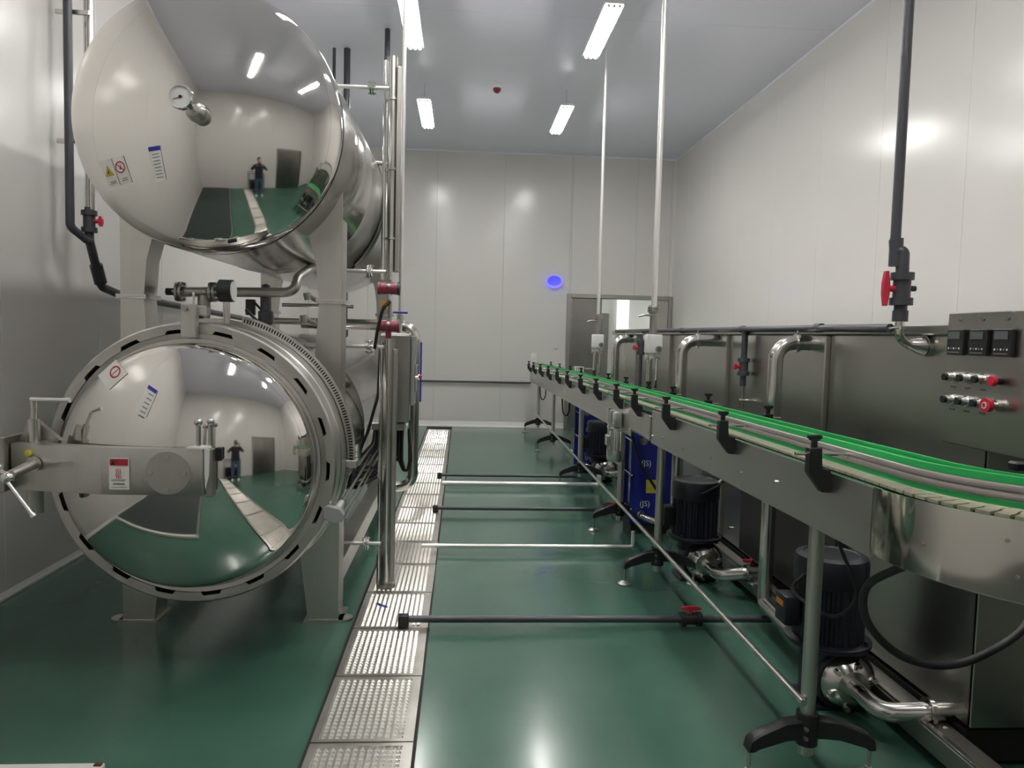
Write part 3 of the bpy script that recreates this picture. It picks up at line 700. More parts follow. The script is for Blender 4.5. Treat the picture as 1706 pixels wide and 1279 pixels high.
MB().tube([(-.52, 4.85, 1.5), (-.53, 4.85, 1.2), (-.60, 4.9, .95), (-.66, 4.9, .80)], .010, .1, 8).build('cable', 'rubber', t)

# ------------------------------------------------------------ left wall pipes
def red_valve(parent, c, ax, r, hd, m='pvc', hs=1., tee=True):
    """union ball valve: two nuts, body, red T handle along hd"""
    c = Vector(c); ax = Vector(ax).normalized(); hd = Vector(hd).normalized(); sd = ax
    v = MB().cyl(c - ax * r * 2.0, c + ax * r * 2.0, r * 1.45, seg=16).build('valve_body', m, parent)
    for s in (-1, 1): MB().cyl(c + ax * s * r * 1.55, c + ax * s * r * 2.8, r * 1.95, seg=12).build('union_nut', m, v)
    MB().cyl(c + hd * r * 1.3, c + hd * r * 2.6, r * .55, seg=10).build('spindle', 'red', v)
    p = c + hd * r * 2.9; w_ = hd.cross(sd)
    b = MB(); L = r * 2.6 * hs
    pts = [p - sd * L, p - sd * L * .3, p + sd * L * .3, p + sd * L]
    rows = []
    for q, wd in zip(pts, (.35, .8, .8, .35)):
        rows.append([q + hd * r * a * wd + w_ * r * .45 * e for a, e in ((-.7, -1), (.7, -1), (.7, 1), (-.7, 1))])
    b.strip(rows); b.build('handle', 'red', v)
    return v
t = thing('black_riser', (-2.5, 5.1, 1.7), 'black vertical pipe on the left wall elbowing past the red handled valve', 'pipe')
MB().tube([(-2.5, 5.0, ZC - .002), (-2.5, 5.0, 2.22), (-2.44, 5.08, 2.15), (-2.42, 5.10, 2.14)], .026, .05, 14).build('pipe', 'pvc', t)
MB().tube([(-2.43, 5.1, 2.36), (-2.43, 5.1, 2.15), (-2.44, 5.22, 1.96), (-2.44, 5.28, 1.86), (-2.44, 5.55, 1.82), (-2.44, 8.5, 1.72)], .028, .07, 14).build('pipe', 'pvc', t)
MB().cyl((-2.44, 5.205, 2.0), (-2.44, 5.27, 1.885), .040).build('coupling', 'pvc', t)
red_valve(t, (-2.43, 5.1, 2.27), (0, 0, 1), .025, (1, 0, .05), hs=.5)
tag(MB().cyl((-2.415, 5.1, 2.345), (-2.415, 5.1, ZC - .002), .020).build('steel_riser', 'steel'), 'bright steel vertical pipe on the left wall ending in the red handled valve', 'pipe', 'steel pipes on the left wall')
tag(MB().cyl((-2.465, 5.16, 2.30), (-2.465, 5.16, ZC - .002), .016).build('steel_riser', 'steel'), 'thinner steel pipe behind the bright one on the left wall', 'pipe', 'steel pipes on the left wall')
for z in (2.75, 3.55):
    tag(MB().box(-2.60, -2.39, 5.04, 5.06, z, z + .03, .003).build('pipe_clip', 'steel'), 'small steel clip holding the left wall pipes, %s one' % ('lower' if z < 3 else 'upper'), 'clip', 'clips on the left wall pipes')
# platform edge, bottom left
t = thing('platform', (-1.93, .7, 0), 'low dark platform with a pale metal edge at the bottom left corner', 'platform')
MB().box(-2.58, -1.26, -1.2, 2.62, .002, .045).build('deck', 'platform', t, smooth=False)
MB().box(-2.58, -1.232, 2.622, 2.66, .002, .052, .003).build('front_edge', 'trim', t)
MB().box(-1.258, -1.232, -1.2, 2.618, .002, .052, .003).build('side_edge', 'dull', t)
MB().box(-1.262, -1.236, 2.635, 2.65, .0525, .058).build('rust_spot', 'brown', t)

# ------------------------------------------------------------ floor pipes
def floor_pipe(name, x0, x1, y, r, m, label, end=True, valve=None, up=0, z=.055):
    t = thing(name, ((x0 + x1) / 2, y, .014), label, 'pipe', 'pipes lying across the floor to the drain')
    pts = ([(x0, y, z - .035)] if end else []) + [(x0, y, z), (x1, y, z)] + ([(x1, y, z + up)] if up else [])
    MB().tube(pts, r, r * 1.3, 14).build('pipe', m, t)
    if end: MB().box(x0 - r * 1.5, x0 + r * 1.5, y - r * 1.5, y + r * 1.5, .0135, z + r * 1.3, r * .4, 2).build('end_elbow', 'rubber' if m == 'pvc' else m, t)
    if valve is not None: red_valve(t, (valve, y, z), (1, 0, 0), r * 1.1, (0, 0, 1), 'rubber')
    return t
floor_pipe('floor_pipe', -.285, 1.84, 4.00, .019, 'pvc', 'nearest black pipe across the floor with a red handled valve', valve=1.30)
floor_pipe('floor_pipe', -.26, 1.30, 5.42, .016, 'paintpipe', 'bright steel pipe across the floor, nearest of the two bright ones', end=False, up=.12)
floor_pipe('floor_pipe', -.205, 1.80, 6.62, .017, 'pvc', 'middle black pipe across the floor, red valve near the conveyor foot', valve=1.36)
floor_pipe('floor_pipe', -.175, 1.47, 7.75, .024, 'paintpipe', 'far thick bright steel pipe across the floor', end=False, up=.10)
floor_pipe('floor_pipe', -.215, 1.35, 8.20, .016, 'pvc', 'farthest thin black pipe across the floor')

# ------------------------------------------------------------ bottle conveyor
CXC = 1.27
def cz(y): return 1.20 - .0125 * (max(y, 1.3) - 2.3)
AC = Vector((1.735, 1.955, 0))         # centre of the curve at the near end
def path(off, n=26, y1=12.5, xend=2.25, y0=1.955):
    """centre line offset `off` to the outside (-X); from far to near then round the curve"""
    pts = []
    k = 28
    for i in range(k + 1):
        y = y1 + (y0 - y1) * i / k; pts.append(Vector((CXC - off, y, cz(y))))
    r = AC.x - (CXC - off)
    for i in range(1, n + 1):
        a = PI + (PI / 2) * i / n; pts.append(Vector((AC.x + r * math.cos(a), AC.y + r * math.sin(a), cz(AC.y + r * math.sin(a)))))
    pts.append(Vector((xend, AC.y - r, pts[-1].z)))
    return pts
def sweep(b, pts, sec):
    """sec: list of (side, z) ; side positive = outside"""
    rows = []
    for i, p in enumerate(pts):
        d = (pts[min(i + 1, len(pts) - 1)] - pts[max(i - 1, 0)]); d.z = 0; d.normalize()
        sd = Vector((d.y, -d.x, 0))          # for d=-Y gives (-1,0,0) = outside
        rows.append([p + sd * s + Vector((0, 0, z)) for s, z in sec])
    b.strip(rows); return b
def rect(s0, s1, z0, z1): return [(s0, z0), (s1, z0), (s1, z1), (s0, z1)]
CV = thing('bottle_conveyor', (CXC, 6.5, 0), 'long bottle conveyor with green guide rails on black footed legs', 'conveyor')
P0 = path(0)
straight = [p for p in P0 if p.y >= 1.95 and abs(p.x - CXC) < .002]
def seg_pts(pts, y0, y1): 
    out = [Vector((CXC, y1, cz(y1)))] + [p for p in pts if y0 < p.y < y1] + [Vector((CXC, y0, cz(y0)))]
    return out
sp = MB(); sweep(sp, seg_pts(straight, 4.99, 12.5), rect(.110, .118, -.225, -.01)); sp.build('side_panel', 'convs', CV)
sp = MB(); sweep(sp, seg_pts(straight, 1.99, 4.42), rect(.115, .123, -.195, .0)); sp.build('side_panel', 'convs', CV)
sp = MB(); sweep(sp, seg_pts(straight, 1.99, 12.5), rect(-.123, -.115, -.20, .0)); sp.build('side_panel', 'convs', CV)
curve = [Vector((CXC, 1.988, cz(1.99)))] + P0[28:]
sp = MB(); sweep(sp, curve, rect(.115, .121, -.185, .003)); sp.build('curved_panel', 'curvem', CV)
sp = MB(); sweep(sp, curve, rect(-.121, -.115, -.185, .003)); sp.build('curved_panel', 'curvem', CV)
# top edge lips and trough under the chain
for s in (.118,): 
    sp = MB(); sweep(sp, seg_pts(straight, 1.99, 12.5), rect(.095, .1145, -.012, -.002)); sp.build('wear_strip', 'teal', CV)
sp = MB(); sweep(sp, seg_pts(straight, 1.99, 12.5), rect(.101, .1145, -.0015, .0005)); sp.build('panel_lip', 'steel', CV)
sp = MB(); sweep(sp, P0, rect(-.112, .112, -.035, -.026)); sp.build('chain_bed', 'dark', CV)
sp = MB(); sweep(sp, seg_pts(straight, 1.99, 12.5), rect(-.114, -.06, -.012, -.004)); sp.build('wear_strip', 'teal', CV)
sp = MB(); sweep(sp, P0, rect(-.112, .112, -.19, -.186)); sp.build('bottom_tray', 'convs', CV)
# joint cover by the gear motor
MB().box(1.138, 1.150, 4.425, 4.985, cz(4.7) - .175, cz(4.7) - .03, .004).build('drive_cover', 'satin', CV)
MB().prism([(12.5, .86), (12.5, 1.03), (12.42, 1.03), (12.1, .835), (12.3, .835)], 'yz', 1.146, 1.151).build('end_bracket', 'convs', CV)
# chain slats
fine = []
acc = 0; dense = path(-.005, 60)
L = [0]
for a, b_ in zip(dense, dense[1:]): L.append(L[-1] + (b_ - a).length)
def along(s):
    for i in range(len(L) - 1):
        if L[i + 1] >= s:
            t = (s - L[i]) / (L[i + 1] - L[i]); p = dense[i].lerp(dense[i + 1], t); d = (dense[i + 1] - dense[i]).normalized(); return p, d
    return dense[-1], (dense[-1] - dense[-2]).normalized()
pitch = .0385; tot = L[-1]; N = int(tot / pitch)
rest = MB(); slat0 = None
for k in range(N):
    s = tot - pitch * (k + .5); p, d = along(s); ang = math.atan2(-d.x, d.y)
    mt = Matrix.Translation(p) @ Matrix.Rotation(ang, 4, 'Z')
    poly = [(-.066, -.017), (-.02, -.017), (-.012, -.022), (.012, -.022), (.02, -.017), (.066, -.017), (.066, .016), (.02, .016), (.012, .012), (-.012, .012), (-.02, .016), (-.066, .016)]
    if k < 140:
        if slat0 is None:
            b = MB(); b.prism(poly, 'xy', -.008, 0); slat0 = b.build('chain_slat', 'chain', CV, loc=(0, 0, 0), smooth=False); o = slat0
        else: o = slat0.copy(); COL.objects.link(o)
        o.parent = CV; o.matrix_local = Matrix.Translation(-Vector(CV.location)) @ mt
    else:
        n0 = len(rest.bm.verts); rest.box(-.066, .066, -.0165, .0165, -.008, 0, xf=mt)
o = rest.build('chain_slats', 'chain', CV, smooth=False); o['kind'] = 'stuff'
# guide rails
def rail(off, side, y1, ylo=1.99):
    pts = path(off, 26, y1)
    r = MB(); sweep(r, pts, rect(-.004, .004, .018, .032) if side > 0 else rect(-.004, .004, .018, .034)); a = r.build('guide_strip', 'green', CV)
    for z in (.044, .064):
        r = MB(); sec = [(.007 * math.cos(q) + side * .006, z + .010 * math.sin(q)) for q in [2 * PI * k / 8 for k in range(8)]]
        sweep(r, pts, sec); r.build('guide_rod', 'guiderod', CV)
    r = MB(); sweep(r, pts, rect(-.006, .008, .074, .092)); r.build('guide_strip', 'green', CV)
rail(.055, 1, 12.5)
pts = path(-.062, 26, 12.5)
r = MB(); sweep(r, pts, rect(-.004, .004, .022, .075)); r.build('guide_strip', 'green', CV)
r = MB(); sweep(r, pts, rect(-.004, .006, .0755, .083)); r.build('guide_strip', 'green', CV)
r = MB(); sweep(r, pts, rect(-.014, -.005, .035, .07)); r.build('guide_rod', 'steel', CV)
# brackets
def bracket():
    b = MB().prism([(-.195, .078), (-.155, .078), (-.155, .012), (-.124, .010), (-.124, -.062), (-.150, -.060), (-.195, .0)], 'xz', -.016, .016, .002)
    o = b.build('guide_bracket', 'black', CV, loc=(0, 0, 0))
    k = MB().cyl((-.175, 0, .079), (-.175, 0, .108), .010, seg=10)
    k.box(-.197, -.153, -.009, .009, .104, .118, .004, 2); k.cyl((-.175, 0, .100), (-.175, 0, .106), .017, seg=12); k.build('knob', 'black', o, loc=(0, 0, 0))
    k = MB().cyl((-.235, 0, .058), (-.060, 0, .058), .0055, seg=10); k.build('clamp_rod', 'steel', o, loc=(0, 0, 0))
    return o
br0 = bracket(); ys = [2.24, 3.056, 3.93, 4.67, 5.23, 6.04, 6.84, 7.72, 8.55, 9.45, 10.4, 11.4, 12.2]
for i, y in enumerate(ys):
    o = br0 if i == 0 else copy_tree(br0, CV)
    o.parent = CV; o.location = Vector((CXC, y, cz(y))) - Vector(CV.location)
for i, y in enumerate([3.43, 4.29, 5.03, 5.7, 6.5, 7.3, 8.1, 9.0, 9.9, 11.0, 12.1]):
    o = copy_tree(br0, CV); o.location = Vector((CXC, y, cz(y))) - Vector(CV.location); o.rotation_euler = (0, 0, PI)
# bolts on the panel
for y, dz in [(2.62, -.10), (2.95, -.125), (3.32, -.12), (3.75, -.14), (4.15, -.13), (4.38, -.15), (5.6, -.15), (6.1, -.15), (6.8, -.16)]:
    MB().cyl((1.147, y, cz(y) + dz), (1.139, y, cz(y) + dz), .007, seg=6).build('bolt', 'chrome', CV)
# curve panel screws
for a, dz in ((PI + .62, -.05), (PI + .66, -.13), (PI + .28, -.11)):
    c = AC + Vector((math.cos(a), math.sin(a), 0)) * .611; n = Vector((math.cos(a), math.sin(a), 0)); c = AC + n * (AC.x - CXC + .121); c.z = 1.21 + dz
    MB().cyl(c, c + n * .004, .005, seg=8).build('screw', 'dull', CV)
# legs
def conv_leg(y, px=1.30, dz=-.04):
    top = cz(y) - .19
    lg = MB().cyl((px, y, .09), (px, y, top), .027, seg=20).build('leg', 'satin', CV)
    fb = MB()
    poly = [(-.245, .145), (-.236, .188), (-.205, .212), (-.10, .252), (-.034, .265), (.034, .265), (.10, .252), (.205, .212), (.236, .188), (.245, .145), (.212, .145), (.205, .165), (.10, .190), (.034, .197), (-.034, .197), (-.10, .190), (-.205, .165), (-.212, .145)]
    fb.prism([(px + .015 + u, z + dz) for u, z in poly], 'xz', y - .028, y + .028, .006); fb.build('foot_bracket', 'black', lg)
    MB().cyl((px, y, .13), (px, y, .245), .040, seg=20).build('hub', 'black', lg)
    for dx in (-.229, .229):
        MB().cyl((px + .015 + dx, y, .03), (px + .015 + dx, y, .112), .0085, seg=10).build('threaded_rod', 'steel', lg)
        MB().lathe([(.001, .0), (.043, .0), (.045, .006), (.03, .016), (.012, .024), (.012, .034), (.001, .034)], (px + .015 + dx, y, .0005), (0, 0, 1), 20).build('foot_disc', 'dull', lg)
    for z in (.165, .20):
        MB().cyl((px - .02, y - .045, z), (px - .02, y - .028, z), .007, seg=8).build('bolt', 'dull', lg)
for y, px in ((2.6, 1.298), (4.75, 1.305), (6.1, 1.34), (8.0, 1.305), (10.4, 1.30), (12.38, 1.29)): conv_leg(y, px)
MB().cyl((1.262, 2.56, .30), (1.262, 12.4, .30), .013, seg=12).build('brace_tube', 'satin', CV)
# gear motor
GM = thing('gear_motor', (1.10, 5.3, .72), 'grey gear motor hanging down from the conveyor side', 'motor')
MB().box(1.075, 1.145, 5.23, 5.37, .965, 1.08, .012, 2).build('gearbox', 'alu', GM)
for k in range(5): MB().box(1.066, 1.074, 5.245 + .024 * k, 5.255 + .024 * k, .975, 1.075).build('fin', 'alu', GM)
for x, z in ((1.07, 1.085), (1.07, .96)):
    for y in (5.245, 5.355): MB().cyl((1.066, y, z), (1.09, y, z), .012, seg=8).build('bolt', 'chrome', GM)
MB().cyl((1.12, 5.3, .940), (1.12, 5.3, .962), .064, seg=28).build('flange', 'alu', GM)
def finfn(n, dep): return lambda r, k: r if k % 2 else r - dep
MB().lathe([(.001, .939), (.062, .939), (.064, .93), (.064, .80), (.001, .80)], (1.12, 5.3, 0), (0, 0, 1), 64, fn=lambda r, k: r if (r < .01 or k % 4 < 2) else r - .005).build('motor_body', 'alu', GM, sharp=20)
MB().lathe([(.001, .799), (.066, .799), (.066, .735), (.055, .718), (.001, .715)], (1.12, 5.3, 0), (0, 0, 1), 32).build('fan_cowl', 'alu', GM)
MB().box(1.045, 1.065, 5.25, 5.33, .83, .91, .006).build('terminal_box', 'alu', GM)
# loose bits on the chain
t = thing('cigarette', (1.225, 2.44, 1.2), 'small orange and white stub lying on the conveyor edge', 'cigarette')
MB().cyl((1.175, 2.42, 1.209), (1.200, 2.425, 1.209), .004, seg=8).build('orange_end', 'orange', t)
MB().cyl((1.2005, 2.425, 1.209), (1.211, 2.427, 1.209), .004, seg=8).build('white_end', 'white', t)
# cables under the far conveyor
for (y, lab) in ((11.6, 'thin black cable loop hanging under the far end of the conveyor'), (9.0, 'thin black cable loop under the conveyor before the blue exchanger')):
    z = cz(y) - .2
    tag(MB().tube([(1.22, y, z), (1.23, y - .05, z - .22), (1.27, y - .08, z - .28), (1.31, y - .05, z - .2), (1.32, y, z)], .009, .06, 8).build('cable_loop', 'rubber'), lab, 'cable', 'cable loops under the conveyor')
tag(MB().tube(spl([(1.345, 2.02, .99), (1.30, 2.10, .94), (1.265, 2.2, .85), (1.275, 2.2, .74), (1.385, 2.2, .635), (1.527, 2.2, .60), (1.66, 2.2, .635), (1.80, 2.2, .74), (1.92, 2.3, .90)]), .0125, 0, 12).build('hose', 'rubber'), 'thick black hose hanging in a loop below the curved conveyor end', 'hose')
tag(MB().tube(spl([(1.31, 2.5, 1.01), (1.335, 2.5, .894), (1.385, 2.5, .787), (1.40, 2.5, .70), (1.34, 2.55, .625), (1.36, 2.9, .60), (1.50, 3.1, .60)]), .007, 0, 8).build('motor_cable', 'rubber'), 'thin black cable looping from the conveyor to the nearest pump', 'cable')

# ------------------------------------------------------------ cooling tunnel
CT = thing('cooling_tunnel', (2.7, 6.1, 0), 'long stainless spray cooling tunnel along the right wall', 'machine')
XF = 1.95; Y0, Y1, ZT = 2.63, 9.5, 1.69
MB().box(XF + .02, 3.45, Y0 + .02, Y1 - .02, .15, ZT - .02).build('core', 'tunnel', CT, smooth=False)
ys = [Y0, 3.86, 4.05, 5.35, 5.5, 6.85, 7.0, 8.2, 8.35, Y1]
for i, (a, b_) in enumerate(zip(ys, ys[1:])):
    if i % 2: MB().box(XF - .030, XF + .018, a + .002, b_ - .002, .16, ZT - .045, .006).build('pillar', 'tunnel', CT)
    else: MB().box(XF, XF + .018, a + .002, b_ - .002, .16, ZT - .045, .003).build('panel', 'tunnel', CT)
MB().box(XF + .0, 3.45, Y0, Y0 + .018, .16, ZT - .045, .003).build('end_panel', 'tunnel', CT)
MB().box(XF - .034, 3.47, Y0 - .02, Y1 + .02, ZT - .043, ZT, .006).build('top_cover', 'tunnel', CT)
MB().box(XF - .13, XF - .02, 1.6, Y1, .045, .13, .004).build('base_rail', 'dull', CT)
MB().box(XF - .128, XF - .105, 1.6, Y1, .131, .142, .002).build('rail_lip', 'steel', CT)
MB().box(XF, XF + .3, 2.65, Y1, .02, .14).build('base_shadow', 'dark', CT, smooth=False)  # near-black block standing in for the shadow gap under the tunnel
MB().box(XF - .045, XF - .031, 3.62, 4.9, .2, .97).build('dark_sheet', 'dark', CT, smooth=False)  # flat near-black sheet in front of the tunnel panels
for y in (3.2, 5.0, 7.0, 9.0):
    MB().cyl((XF + .03, y, .0), (XF + .03, y, .02), .03).build('foot', 'dull', CT)
    MB().cyl((XF - .075, y, .0), (XF - .075, y, .044), .02).build('foot', 'dull', CT)
MB().cyl((1.885, 5.05, .30), (1.925, 5.05, .30), .008).build('knob_stud', 'steel', CT)
MB().box(3.2, 3.4, 3.0, 9.0, ZT + .001, ZT + .05, .01).build('top_duct', 'dull', CT)
# dark block beyond the end (outfeed housing)
t = thing('outfeed_housing', (2.9, 1.9, 0), 'dark stainless housing at the near end of the tunnel below the control panel', 'machine')
MB().box(2.25, 3.45, 1.2, 2.60, .12, 1.62, .005).build('body', 'tunnel', t)
for x in (2.35, 3.3):
    for y in (1.3, 2.5): MB().box(x - .03, x + .03, y - .03, y + .03, 0, .119).build('leg', 'dull', t)
# control cabinet
CB = thing('control_cabinet', (2.0, 2.36, 1.26), 'grey control panel with three displays and two rows of buttons', 'control panel')
MB().box(1.752, 2.24, 2.08, 2.612, 1.255, 1.722, .004).build('body', 'tunnel', CB)
for y in (2.545, 2.428, 2.312):
    c = MB().box(1.735, 1.751, y - .043, y + .043, 1.572, 1.662, .003).build('temperature_controller', 'black', CB)
    MB().box(1.7325, 1.7345, y - .028, y + .034, 1.628, 1.654).build('display', 'lcd', c, smooth=False)
    for i in range(5): MB().cyl((1.7335, y + .03 - .014 * i, 1.595), (1.7348, y + .03 - .014 * i, 1.595), .0035, seg=8).build('key', 'print' if i % 2 else 'paper', c)
    MB().box(1.733, 1.7348, y - .028, y + .034, 1.580, 1.583).build('print_strip', 'print', c, smooth=False)
    MB().cyl((1.7488, y, 1.695), (1.7515, y, 1.695), .006, seg=12).build('nameplate', 'lcd', CB)
for z in (1.493, 1.413):
    for i, y in enumerate((2.56, 2.483, 2.405)):
        c = MB().cyl((1.751, y, z), (1.722, y, z), .0155, seg=20).cyl((1.751, y, z), (1.745, y, z), .019, seg=20).build('push_button', 'chrome', CB)
        MB().cyl((1.7215, y, z), (1.712, y, z), .0125, seg=16).build('button_cap', 'black', c)
        MB().box(1.750, 1.7518, y - .014, y + .014, z - .038, z - .031).build('button_label', 'lcd', CB, smooth=False)
c = MB().cyl((1.751, 2.325, 1.493), (1.728, 2.325, 1.493), .013).build('lamp_base', 'black', CB)
MB().cyl((1.7275, 2.325, 1.493), (1.715, 2.325, 1.493), .0185, .016, seg=20).build('red_button', 'red', c)
c = MB().cyl((1.751, 2.325, 1.413), (1.735, 2.325, 1.413), .018).cyl((1.735, 2.325, 1.413), (1.720, 2.325, 1.413), .011).build('stop_base', 'steel', CB)
e = MB().cyl((1.7195, 2.325, 1.413), (1.700, 2.325, 1.413), .021, .024, seg=24).build('emergency_stop', 'red', c)
MB().lathe([(.008, .0), (.011, .0), (.011, .002), (.008, .002)], (1.6995, 2.325, 1.413), (-1, 0, 0), 16).build('stop_ring', 'white', e)
t = thing('guide_clamp_knobs', (1.8, 2.15, 1.20), 'black clamp knobs below the control panel', 'knob')
MB().box(1.80, 1.86, 2.1, 2.16, 1.10, 1.25, .008).build('block', 'black', t)
MB().cyl((1.745, 2.13, 1.215), (1.80, 2.13, 1.215), .012).cyl((1.735, 2.13, 1.215), (1.745, 2.13, 1.215), .022).build('knob', 'black', t)
MB().box(1.70, 1.79, 2.17, 2.21, 1.225, 1.252, .006).build('clamp', 'black', t)

# tunnel pipes
def loop(label, Y, xv, z0, rp, tail=None):
    t = thing('circulation_pipe', (xv, Y, z0), label, 'pipe', 'steel circulation pipes on the tunnel front')
    pts = [(XF - .012, Y, 1.60), (xv, Y, 1.60), (xv, Y, z0)] + (tail or [])
    MB().tube(pts, rp, .105, 20).build('pipe', 'steel', t)
    MB().lathe([(rp, -.008), (rp + .012, -.008), (rp + .012, .008), (rp, .008)], (xv + .115, Y, 1.60), (1, 0, 0), 24).build('clamp_ring', 'steel', t)
    MB().cyl((xv + .115, Y - .01, 1.60 + rp + .012), (xv + .115, Y - .01, 1.60 + rp + .03), .006).build('clamp_bolt', 'steel', t)
    MB().lathe([(rp, 0), (rp + .01, 0), (rp + .01, .006), (rp, .006)], (XF - .02, Y, 1.60), (1, 0, 0), 24).build('collar', 'dull', t)
loop('nearest steel pipe bending out of the tunnel and down to the near pump', 4.05, 1.735, .20, .040, [(1.735, 4.05, .13), (1.70, 3.42, .13)])
loop('middle steel pipe bending out of the tunnel and down', 5.48, 1.63, .25, .043)
loop('far steel pipe bending out of the tunnel beside the white valve', 8.40, 1.735, .25, .045)
# near black drop pipe with red valve
t = thing('black_drop_pipe', (1.81, 3.05, 1.6), 'tall black pipe dropping from the ceiling to a red valve and steel elbow', 'pipe')
MB().tube([(1.795, 3.05, ZC - .002), (1.795, 3.05, 2.03)], .0205, 0, 16).build('pipe', 'pvc', t)
MB().tube([(1.795, 3.05, 2.04), (1.80, 3.05, 1.99), (1.822, 3.035, 1.99), (1.822, 3.03, 1.72)], .026, .02, 16).build('offset_elbow', 'pvc', t)
MB().cyl((1.800, 3.05, 1.93), (1.800, 3.05, 2.045), .027).build('socket', 'pvc', t)
red_valve(t, (1.822, 3.03, 1.835), (0, 0, 1), .024, (-1, 0, 0), hs=1.15)
MB().cyl((1.850, 3.03, 1.838), (1.880, 3.03, 1.838), .012).build('stop_lug', 'pvc', t)
MB().cyl((1.822, 3.03, 1.70), (1.822, 3.03, 1.745), .031).build('socket', 'pvc', t)
b = MB(); P = fillet([(1.822, 3.03, 1.715), (1.822, 3.03, 1.61), (1.93, 3.03, 1.60)], .06, 10); x = None
rings = []
for i, p in enumerate(P):
    tt = (P[min(i + 1, len(P) - 1)] - P[max(i - 1, 0)]).normalized(); yv = Vector((0, 1, 0)); xv = yv.cross(tt).normalized()
    rings.append(b.ring(p, xv, yv, .018 if i < len(P) - 2 else (.022 if i == len(P) - 2 else .042), 18))
b.skin(rings); b.build('steel_elbow', 'steel', t)
MB().cyl((1.931, 3.03, 1.60), (1.949, 3.03, 1.60), .045).build('collar', 'steel', t)
MB().cyl((1.822, 3.03, 1.668), (1.822, 3.03, 1.682), .027).cyl((1.80, 3.0, 1.675), (1.755, 2.99, 1.67), .005, seg=8).build('clamp_ring', 'chrome', t)
t = thing('black_feed_pipe', (1.87, 6, 1.66), 'black pipe running along the top edge of the tunnel', 'pipe')
MB().tube([(1.80, 3.06, 1.672), (1.80, 3.12, 1.672), (1.895, 3.7, 1.68), (1.90, 9.2, 1.69)], .019, .05, 12).build('pipe', 'pvc', t)
for y in (3.9, 5.0, 6.4, 7.8): MB().cyl((1.90, y - .03, 1.683), (1.90, y + .03, 1.683), .024).build('coupling', 'pvc', t)
t = thing('pvc_branch', (1.90, 4.95, 1.18), 'black branch pipe with a red valve on the tunnel front', 'pipe')
MB().cyl((1.90, 4.95, 1.30), (1.90, 4.95, 1.668), .021).build('pipe', 'pvc', t)
red_valve(t, (1.90, 4.95, 1.43), (0, 0, 1), .021, (-1, -.15, 0), hs=.35)
MB().cyl((1.90, 4.95, 1.15), (1.90, 4.95, 1.299), .014).cyl((1.90, 4.95, 1.20), (1.90, 4.95, 1.215), .024).build('nipple', 'dull', t)
MB().cyl((1.87, 4.93, 1.205), (2.0 - .052, 4.93, 1.205), .007).build('clamp_rod', 'chrome', t)
# white ceiling pipes with actuated valves
def valve_pipe(label, x, y, s=1.):
    t = thing('steam_drop_pipe', (x, y, .8), label, 'pipe', 'white drop pipes with actuated valves')
    MB().cyl((x, y, 1.86), (x, y, ZC - .002), .017 * s, seg=14).build('pipe', 'paintpipe', t)
    MB().cyl((x, y, 1.835), (x, y, 1.849), .05, seg=20).build('flange', 'dull', t)
    MB().cyl((x, y, 1.815), (x, y, 1.83), .05, seg=20).build('flange', 'dull', t)
    for k in range(4):
        a = PI / 4 + k * PI / 2; MB().cyl((x + .04 * math.cos(a), y + .04 * math.sin(a), 1.80), (x + .04 * math.cos(a), y + .04 * math.sin(a), 1.865), .006, seg=6).build('bolt', 'dull', t)
    MB().cyl((x, y, 1.815), (x, y, 1.64), .030, seg=16).build('valve_neck', 'dull', t)
    MB().tube([(x - .02, y - .03, 1.785), (x - .08, y - .03, 1.787), (x - .125, y - .03, 1.775)], .008, .02, 8).build('lever', 'dull', t)
    hb = MB().box(x - .062, x + .062, y - .07, y + .03, 1.49, 1.638, .012, 2).build('actuator', 'white', t)
    for k in range(7): MB().box(x - .055 + .017 * k, x - .049 + .017 * k, y - .074, y - .0705, 1.54, 1.632).build('rib', 'white', hb, smooth=False)
    MB().cyl((x + .03, y - .071, 1.525), (x + .03, y - .085, 1.525), .026, seg=20).build('dial_ring', 'grey', hb)
    MB().cyl((x + .03, y - .0855, 1.525), (x + .03, y - .09, 1.525), .018, seg=20).build('dial_window', 'lcd', hb)
    MB().lathe([(.001, 1.475), (.05, 1.475), (.062, 1.465), (.062, 1.45), (.001, 1.45)], (x, y - .01, 0), (0, 0, 1), 20).build('lower_flange', 'alu', t)
    for k in range(6):
        a = k * PI / 3; MB().cyl((x + .055 * math.cos(a), y - .01 + .055 * math.sin(a), 1.435), (x + .055 * math.cos(a), y - .01 + .055 * math.sin(a), 1.488), .008, seg=6).build('bolt', 'alu', t)
    MB().cyl((x - .02, y, .80), (x - .02, y, 1.449), .022, seg=14).build('lower_pipe', 'steel', t)
    MB().cyl((x + .04, y + .01, 1.2), (x + .04, y + .01, 1.449), .012, seg=10).build('impulse_pipe', 'chrome', t)
valve_pipe('thick white pipe from the ceiling to the nearer white actuator', 1.49, 5.8, 1.3)
valve_pipe('thin white pipe from the ceiling to the farther white actuator', 1.487, 8.2)
t = thing('small_red_valve', (1.44, 5.9, 1.35), 'small black valve with a red handle left of the nearer white actuator', 'valve')
MB().cyl((1.435, 5.95, 1.15), (1.435, 5.95, 1.63), .014).build('pipe', 'pvc', t)
red_valve(t, (1.435, 5.95, 1.53), (0, 0, 1), .020, (-1, -.2, 0), hs=.35)
t = thing('transfer_pump_box', (1.44, 9.2, 1.12), 'grey ribbed valve body behind the conveyor near the far door', 'valve')
MB().box(1.40, 1.52, 9.2, 9.35, 1.10, 1.24, .01).build('body', 'alu', t)
for k in range(5): MB().box(1.405 + .023 * k, 1.415 + .023 * k, 9.192, 9.199, 1.115, 1.225).build('rib', 'white', t, smooth=False)
MB().box(1.52, 1.62, 9.22, 9.32, 1.12, 1.22, .008).build('motor', 'dull', t)
